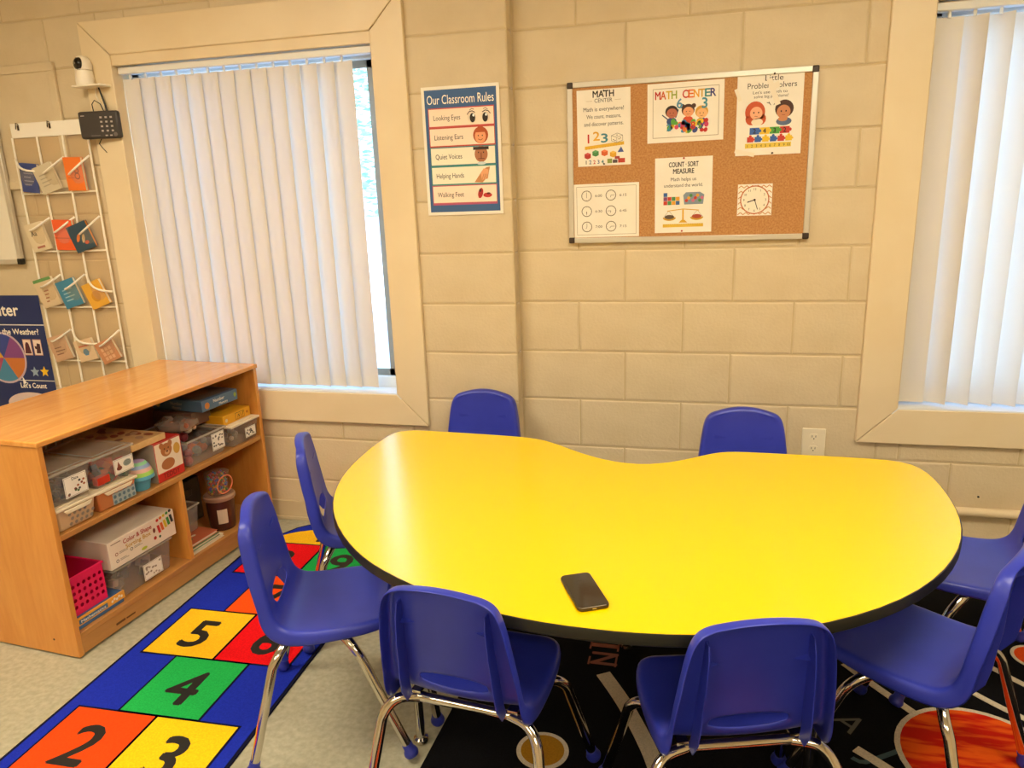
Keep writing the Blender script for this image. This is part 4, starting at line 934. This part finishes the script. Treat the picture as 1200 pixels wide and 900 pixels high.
# upper shelf, near to far
b1 = bin_('pattern_basket', 'small tan basket with paw shaped holes under the dice bin', .030, .012, MZ, .148, .20, .085, noisy('patterned tan plastic', '#d8b890', '#cfae86', 4, .45), whl, latch=whl)
pm = Print(.0006)
for k in range(14): pm.ell(.045+(k % 5)*.02+(k//5 % 2)*.008, .018+(k//5)*.016, .0065, .0055, '#8a8078', 1, 8, rot=30)
obj('hole_pattern', pm, None, b1, loc=(0, .002, 0), rot=(pi/2, 0, 0))
T = bin_('dice_bin', 'clear lidded bin labelled Dice stacked on the near end of the shelf', .026, .014, MZ+.087, .155, .24, .118, lid=lidm, lab=(.045, .132, .018, .088, dots(('#b0643c', '#4a6a3a', '#8a3a2a', '#3a3a3a'), 12, 2, 'Dice')))
blobs(T, .15, .22, .07, ('#34405e', '#4a4a58', '#6a5a60', '#2c3248'), 60, .011, True, 4)
b2 = bin_('pattern_basket', 'orange basket with pale blue dotted front under the car bin', .190, .014, MZ, .165, .22, .082, mat('orange basket plastic', '#cf8350', .45), whl, latch=whl)
pm = Print(.0006); pm.rect(.060, .006, .160, .062, '#a8bcc0', 1)
for k in range(15): pm.ell(.070+(k % 5)*.020, .015+(k//5)*.019, .0065, .0065, '#5f7f92', 2, 12)
obj('hole_pattern', pm, None, b2, loc=(0, .004, 0), rot=(pi/2, 0, 0))
T = bin_('toy_bin', 'clear lidded bin with a red block inside, beside the dice bin', .194, .014, MZ+.084, .168, .25, .118, lid=lidm, lab=(.075, .160, .026, .080, lambda P, x0, x1, z0, z1: (P.ell(x0+.022, z0+.02, .012, .008, '#7a3a2a', 3, 10), P.poly([(x0+.014, z0+.024), (x0+.03, z0+.024), (x0+.02, z0+.045)], '#8a4a34', 3), P.ell(x0+.058, z0+.03, .018, .012, '#a0a8a0', 3, 14), [P.rect(x0+.046, z0+.024+k*.006, x0+.070, z0+.026+k*.006, '#5a5a50', 4) for k in range(3)])))
blobs(T, .165, .23, .065, ('#c8342c', '#4a6a44', '#8a4a4a', '#d86a3a', '#5a6a7a'), 55, .013, True, 6)
o = obj('red_block', MB().box(.012, .062, .006, .03, .012, .038), mat('red block plastic', '#d03a22', .4), T)
# rainbow striped soft cup
T = place('rainbow_cup', 'light blue bucket topped with a rainbow striped dome beside the teddy box', 'toy', .412, .055, MZ)
obj('cup', MB().lathe([(.030, .0005), (.036, .03), (.040, .052)], 20), mat('sky blue plastic', '#58a8c8', .45), T, smooth=True)
cols = ['#58a8c8', '#9ccf5a', '#e0b0a0', '#8fa8d0', '#8fcf9a', '#b8a0cc']; m = MB()
prof = [(.052, .045), (.050, .058), (.046, .072), (.041, .086), (.034, .098), (.026, .108), (.010, .114)]
for k in range(6): m.lathe([prof[k], prof[k+1]], 20, m=mat('stripe '+cols[k], cols[k], .5))
obj('striped_dome', m, None, T, smooth=True)
# game boxes behind
T = place('game_box', 'yellow and brown game box standing behind the rainbow cup', 'box', .371, .118, MZ)
obj('box_body', MB().box(0, .086, 0, .20, .001, .1545, mat('game yellow', '#dfa82a', .5)), None, T, bevel=.002)
P = Print(.0004); P.poly([(.01, .10), (.07, .07), (.08, .09), (.03, .125)], '#5a2c1c', 1); P.ell(.04, .05, .02, .012, '#7a8a3a', 1, 12); obj('print', P, None, T, loc=(0, -.0005, 0), rot=(pi/2, 0, 0))
T = place('puzzle_tray', 'flat wooden puzzle tray laid across the game box and the teddy box', 'puzzle', .374, .030, MZ+.1545, .0)
obj('tray', MB().box(0, .165, 0, .33, .0015, .026), wood('pale puzzle wood', '#d8b070', '#e4c088', (6, .8, 6), .5, 0), T, bevel=.002)
P = Print(.0005)
for k in range(18): P.ell(.03+random.random()*.11, .03+random.random()*.26, .022, .014, random.choice(('#b0785a', '#a85a44', '#c8a080', '#8a5a4a')), 1+k % 3, 10, rot=random.random()*90)
obj('print', P, None, T, loc=(0, 0, .0262))
# teddy book box
T = place('teddy_box', 'red bordered box with a drawn teddy bear on its front', 'box', .462, .020, MZ, .0)
obj('box_body', MB().box(0, .135, 0, .13, .001, .1545), mat('teddy box card', '#a8988a', .5), T, bevel=.002)
P = Print(.0004); P.rect(0, 0, .135, .13, '#c8281f', 1); obj('print', P, None, T, loc=(0, 0, .1546))
P = Print(.0005); P.rect(0, .002, .135, .154, '#c8281f', 0.5); P.rect(.003, .034, .132, .150, '#f0e0c8', 1)
br, bd_ = '#b4713f', '#6a3418'
for s in (-1, 1): P.ell(.058+s*.022, .138, .011, .012, br, 2, 14)
P.ell(.058, .118, .028, .026, br, 3, 20); P.ell(.058, .062, .034, .022, br, 2, 20); P.ell(.060, .108, .012, .009, '#d8a878', 4, 14); P.ell(.060, .112, .006, .004, bd_, 5, 10)
for s in (-1, 1): P.ell(.058+s*.010, .124, .003, .003, '#2a160c', 5, 8)
P.ell(.110, .108, .017, .022, '#d8a848', 2, 18); P.rect(.0, .004, .135, .036, '#cf2c20', 2); P.text('TEDDY', .068, .012, .019, '#8a1a14', 3, align='C', bold=True, width=.085)
obj('print', P, None, T, loc=(0, -.0006, 0), rot=(pi/2, 0, 0))
# big open clear bin and contents
T = bin_('toy_bin', 'wide clear open bin of pink toys, right of the teddy box', .622, .014, MZ, .225, .30, .120, lab=(.130, .205, .028, .100, dots(('#4a4440', '#8a8078', '#6a625a'), 18, 5)))
obj('bin_rim', MB().tube([(0, 0, .108), (.225, 0, .108), (.225, .30, .108), (0, .30, .108)], .0045, 8, closed=True), lidm, T)
blobs(T, .21, .26, .07, ('#b04a5a', '#7a6a80', '#c86a4a', '#8a8a94', '#a84a6a'), 34, .020, False, 8)
T = place('toy_bag', 'crumpled clear bag of toys lying on the open bin', 'bag', .655, .06, MZ+.112)
m = MB(); rnd = random.Random(4); vs = []; nu, nv = 14, 8
for j in range(nv+1):
    for i in range(nu): t_ = 2*pi*i/nu; f_ = math.sin(pi*(j+.35)/(nv+.7)); k_ = 1+rnd.uniform(-.07, .07)+.06*math.sin(5*t_); vs.append((.065+.075*math.cos(t_)*f_*k_, .09+.085*math.sin(t_)*f_*k_, .004+.062*(1-math.cos(pi*j/nv))/2*k_))
m.add(vs, [(j*nu+i, j*nu+(i+1) % nu, (j+1)*nu+(i+1) % nu, (j+1)*nu+i) for j in range(nv) for i in range(nu)]); obj('bag_film', m, clear('bag film', '#e8d6c6', .28, .12), T, smooth=True)
blobs(T, .13, .16, .042, ('#b06a50', '#9a4a3a', '#d8b090', '#e0d0c0'), 16, .014, False, 3, 'bagged_toys')
T = bin_('toy_bin', 'clear bin with solid off-white lid at the far end of the upper shelf', .868, .004, MZ, .180, .30, .100, lid=whl, lab=(.080, .150, .022, .066, dots(('#3a3a3a', '#8a8078'), 12, 9)))
blobs(T, .17, .26, .04, ('#b8aaa0', '#9a9088', '#c8b8a8'), 20, .014, False, 11)
T = place('game_box', 'yellow game box lying on the lid of the far end bin', 'box', .858, .030, MZ+.1005, .0)
obj('box_body', MB().box(0, .178, 0, .24, .0005, .042), mat('bright game yellow', '#eaa81e', .45), T, bevel=.002)
P = Print(.0004)
P.frame(.078, .008, .135, .035, .0018, '#5a3a10', 1).line([(.092, .012), (.098, .028), (.104, .014), (.110, .030)], .0025, '#3a2408', 1).line([(.118, .012), (.130, .032)], .003, '#3a2408', 1).ell(.02, .02, .008, .008, '#e8d8b0', 1, 12).ell(.155, .022, .006, .006, '#b8641a', 1, 12)
obj('print', P, None, T, loc=(0, -.0006, 0), rot=(pi/2, 0, 0))
T = place('game_box', 'blue grey game box topmost in the stack at the far end of the upper shelf', 'box', .775, .055, MZ+.184, -.03)
obj('box_body', MB().box(0, .215, 0, .26, .0005, .048), mat('blue grey box card', '#567594', .45), T, bevel=.002)
P = Print(.0004); P.text('Number', .10, .026, .014, '#e8e4dc', 1, align='C', bold=True).text('Memory', .125, .008, .011, '#e8e4dc', 1, align='C', bold=True).ell(.03, .022, .014, .014, '#d88a3a', 1, 14).ell(.198, .026, .008, .010, '#8fa84a', 1, 12)
obj('print', P, None, T, loc=(0, -.0006, 0), rot=(pi/2, 0, 0))
P = Print(.0004); P.text('Number', .13, .026, .013, '#c8c4bc', 1, align='C').text('Memory', .13, .010, .010, '#c8c4bc', 1, align='C'); P.ell(.03, .024, .012, .012, '#d8a83a', 1, 12); obj('print', P, None, T, loc=(-.0006, .26, 0), rot=(pi/2, 0, -pi/2))
P = Print(.0004); P.rect(.015, .02, .2, .24, '#6a6058', 1).ell(.1, .13, .06, .06, '#8a6a54', 2, 16); obj('print', P, None, T, loc=(0, 0, .0486))
T = place('game_box', 'brown game box under the blue grey box, behind the open bin', 'box', .760, .10, MZ+.124, 0)
obj('box_body', MB().box(0, .11, 0, .2, .0005, .058), mat('brown box card', '#6a4a3c', .5), T, bevel=.002)
# white wire rack behind the near bins
T = place('wire_rack', 'white wire rack at the back of the upper shelf behind the near bins', 'rack', .10, .36, MZ)
m = MB()
for k in range(8): m = MB().tube([(k*.042, 0, .005), (k*.042, 0, .25)], .003, 8); obj('rod', m, mat('white coated wire', '#e0cdb0', .4), T, smooth=True)
obj('rack_rail', MB().tube([(-.01, 0, .005), (.31, 0, .005)], .004, 8), mat('white coated wire'), T); obj('rack_rail', MB().tube([(-.01, 0, .16), (.31, 0, .16)], .004, 8), mat('white coated wire'), T)
# lower left compartment
T = place('puzzle_book', 'blue backed book lying at the bottom of the pile under the pink basket', 'book', .022, .020, BZ)
obj('cover', MB().box(0, .20, 0, .24, .0005, .014), mat('book blue', '#3f6fa8', .45), T, bevel=.001)
T = place('game_box', 'yellow math game box lying under the pink basket', 'box', .026, .016, BZ+.0145)
obj('box_body', MB().box(0, .200, 0, .23, .0005, .030), mat('math box yellow', '#e8a63c', .45), T, bevel=.0015)
P = Print(.0004); P.rect(.008, .006, .125, .022, '#3f6f9a', 1).text('Mathematics', .066, .009, .010, '#e8e8e0', 2, align='C', bold=True, width=.10)
for k in range(5): P.ell(.145+k*.010, .014+(k % 2)*.005, .005, .005, '#f0ead8', 1, 8)
obj('print', P, None, T, loc=(0, -.0006, 0), rot=(pi/2, 0, 0))
obj('box_top', MB().box(.004, .196, .004, .226, .030, .0308), mat('box top blue', '#3c5f92', .45), T)
# pink basket with real holes
T = place('basket', 'hot pink plastic basket with round holes on the lower shelf', 'basket', .034, .030, BZ+.046)
pk = mat('hot pink plastic', '#e81a5e', .4)
bw, bdp, bh, tp_ = .135, .26, .135, .012
def holed(w_, h_, nx, nz, r, M):
    m = MB(); cwid, chei = w_/nx, h_/nz; n_ = 12
    for i in range(nx):
        for j in range(nz):
            cx_, cz_ = (i+.5)*cwid, (j+.5)*chei; sqp = []; cir = []
            for k in range(n_):
                t_ = 2*pi*k/n_+pi/4; c_, s_ = math.cos(t_), math.sin(t_); q = 1/max(abs(c_), abs(s_)); sqp.append(Vector((cx_+c_*q*cwid/2, 0, cz_+s_*q*chei/2))); cir.append(Vector((cx_+c_*r, 0, cz_+s_*r)))
            m.add([M @ v for v in sqp+cir], [(k, (k+1) % n_, n_+(k+1) % n_, n_+k) for k in range(n_)])
    return m
fr = holed(bw-.006, bh-.036, 6, 4, .0068, Matrix.Translation((.003, 0, .016)))
o = obj('basket_front', fr, pk, T); o.modifiers.new('wall', 'SOLIDIFY').thickness = .002
m = MB().box(0, bw, -.001, .0015, 0, .016).box(0, bw, -.001, .0015, bh-.02, bh).box(0, .003, -.001, .0015, 0, bh).box(bw-.003, bw, -.001, .0015, 0, bh)
m.box(0, bw, 0, bdp, 0, .002).box(0, .002, 0, bdp, 0, bh).box(bw-.002, bw, 0, bdp, 0, bh).box(0, bw, bdp-.002, bdp, 0, bh); obj('basket_body', m, pk, T)
obj('basket_rim', MB().tube([(0, 0, bh), (bw, 0, bh), (bw, bdp, bh), (0, bdp, bh)], .0055, 8, closed=True), pk, T, smooth=True)
# tub and shape box
T = bin_('toy_bin', 'clear lidded tub under the colour and shape sorting box, lower shelf', .205, .030, BZ, .275, .30, .130, lid=lidm, lab=(.125, .215, .018, .080, dots(('#9a8a7a', '#b8a898'), 16, 12)))
blobs(T, .26, .26, .05, ('#8a8078', '#c8bcb0', '#6a625c'), 26, .016, True, 13)
T = place('sorting_box', 'long white sorting game box with coloured bars printed on its front, lower shelf', 'box', .197, .022, BZ+.1305, -.01)
obj('box_body', MB().box(0, .308, 0, .22, .0005, .104), noisy('white box card', '#efe4d4', '#e8dac8', 5, .5), T, bevel=.002)
P = Print(.0005); P.text('Color & Shape', .130, .074, .017, '#b0341e', 1, align='C', bold=True, width=.13).text('Sorting Box', .130, .052, .016, '#c89a2a', 1, align='C', bold=True, width=.115)
P.rect(.012, .090, .055, .094, '#9a8a7a', 1)
for k, c in enumerate(('#c8322a', '#d8622a', '#d8b82a', '#3f8a3c', '#2a2a30')):
    x = .225+k*.016; P.poly([(x, .040+k*.004), (x+.012, .040+k*.004), (x+.006, .072+k*.004), (x-.006, .072+k*.004)], c, 1); P.ell(x+.0, .092+k*.003, .007, .006, c, 2, 10)
P.ell(.205, .030, .007, .007, '#b0342a', 1, 12).ell(.228, .026, .006, .006, '#3a5a3a', 1, 5).ell(.205, .060, .006, .010, '#7a3a1c', 1, 12)
for x, y, c in ((.030, .050, '#8a3a2a'), (.030, .024, '#5a5a5a'), (.095, .040, '#4a4a4a')): P.ring(x, y, .004, .0065, c, 1, 12); P.rect(x+.012, y-.003, x+.05, y-.001, '#8a8070', 1); P.rect(x+.012, y+.002, x+.04, y+.004, '#8a8070', 1)
P.ell(.15, .016, .014, .006, '#b8c03a', 1, 12)
obj('print', P, None, T, loc=(0, -.0006, 0), rot=(pi/2, 0, 0))
# lower right compartment
for k, (c, lb, w2) in enumerate((('#e6ddc6', 'white covered book at the bottom of the pile right of the shelf divider', .19), ('#4f8a5a', 'green edged book in the middle of the pile right of the shelf divider', .17), ('#c86a4a', 'picture book topmost in the pile right of the shelf divider', .165))):
    T = place('picture_book', lb, 'book', .568, .020+.006*k, BZ+k*.0135, -.012*k)
    obj('cover', MB().box(0, w2, 0, .26, .0005, .002).box(0, w2, 0, .26, .011, .0125).box(0, .0015, 0, .26, .002, .011), mat('book '+c, c, .5), T)
    obj('pages', MB().box(.0016, w2-.003, .003, .257, .002, .011), mat('book pages', '#e8dcc4', .8), T)
    if k == 2:
        P = Print(.0004)
        for q in range(16): P.ell(.02+random.random()*.12, .02+random.random()*.2, .012, .008, random.choice(('#3f7a4a', '#e8dcc0', '#b83a2a', '#3a4a8a')), 1+q % 3, 8)
        obj('print', P, None, T, loc=(0, 0, .0125))
T = bin_('toy_bin', 'empty clear tub on the books right of the shelf divider', .575, .10, BZ+.041, .150, .26, .125)
obj('bin_rim', MB().tube([(0, 0, .113), (.15, 0, .113), (.15, .26, .113), (0, .26, .113)], .005, 8, closed=True), lidm, T)
T = place('tub', 'round brown tub with clear lid and white label on the lower shelf', 'tub', .835, .085, BZ)
obj('tub_body', MB().lathe([(.050, .0005), (.054, .02), (.059, .135)], 28), mat('dark brown plastic', '#4a241a', .3), T, smooth=True)
obj('lid', MB().lathe([(.064, .135), (.066, .138), (.066, .150), (.060, .156), (.001, .156)], 28), mat('tan lid plastic', '#b08a72', .35), T, smooth=True)
lm_ = MB(); vs = []
for i in range(5):
    t_ = -pi/2-1.15+.11*i*1.6; vs += [(.0572*math.cos(t_), .0572*math.sin(t_), .035), (.0598*math.cos(t_), .0598*math.sin(t_), .100)]
lm_.add(vs, [(2*i, 2*i+2, 2*i+3, 2*i+1) for i in range(4)]); obj('label', lm_, mat('tub label', '#ddc8b0', .6), T)
T = place('bead_jar', 'clear jar of rainbow beads with a coloured handle on the brown tub', 'jar', .835, .085, BZ+.1565)
obj('jar', MB().lathe([(.040, .0005), (.046, .01), (.050, .090), (.052, .094)], 24), clear('jar plastic', '#f0e0d8', .18, .1), T, smooth=True)
rnd = random.Random(5); m = MB(); cs = ('#3a5ac8', '#4fb03c', '#e0622a', '#e8c83a', '#c83a5a', '#3fa0c0')
for k in range(150):
    t_ = rnd.uniform(0, 2*pi); q = .042*math.sqrt(rnd.uniform(.3, 1)); c = (q*math.cos(t_)*.93, q*math.sin(t_)*.93, rnd.uniform(.008, .088)); r_ = .0065; m.lathe([(.1*r_, -r_), (r_, 0), (.1*r_, r_)], 6, c, mat('bead '+cs[k % 6], cs[k % 6], .4))
o = obj('beads', m, None, T); o['kind'] = 'stuff'
obj('handle', MB().tube([(.046*math.cos(t)-.018, -.054-.004*math.sin(t)*0, .072+.05*math.sin(t)*.75-.02) for t in [pi*i/12*1.0-pi for i in range(25)]], .0028, 8), mat('orange handle', '#e8835a', .4), T, smooth=True)
T = place('storage_case', 'dark case at the back of the lower right compartment', 'case', .74, .24, BZ)
obj('case_body', MB().box(0, .16, 0, .2, .001, .2), mat('dark case', '#2a2422', .5), T, bevel=.006)
obj('case_latch', MB().box(.06, .10, -.006, .001, .13, .16), black_pl, T, bevel=.002)
for m_ in bpy.data.materials:
    if m_.use_nodes and ('pile' in m_.name or 'rug' in m_.name or m_.name.startswith('pile')):
        b_ = m_.node_tree.nodes.get('Principled BSDF')
        if b_: b_.inputs['Specular IOR Level'].default_value = .12
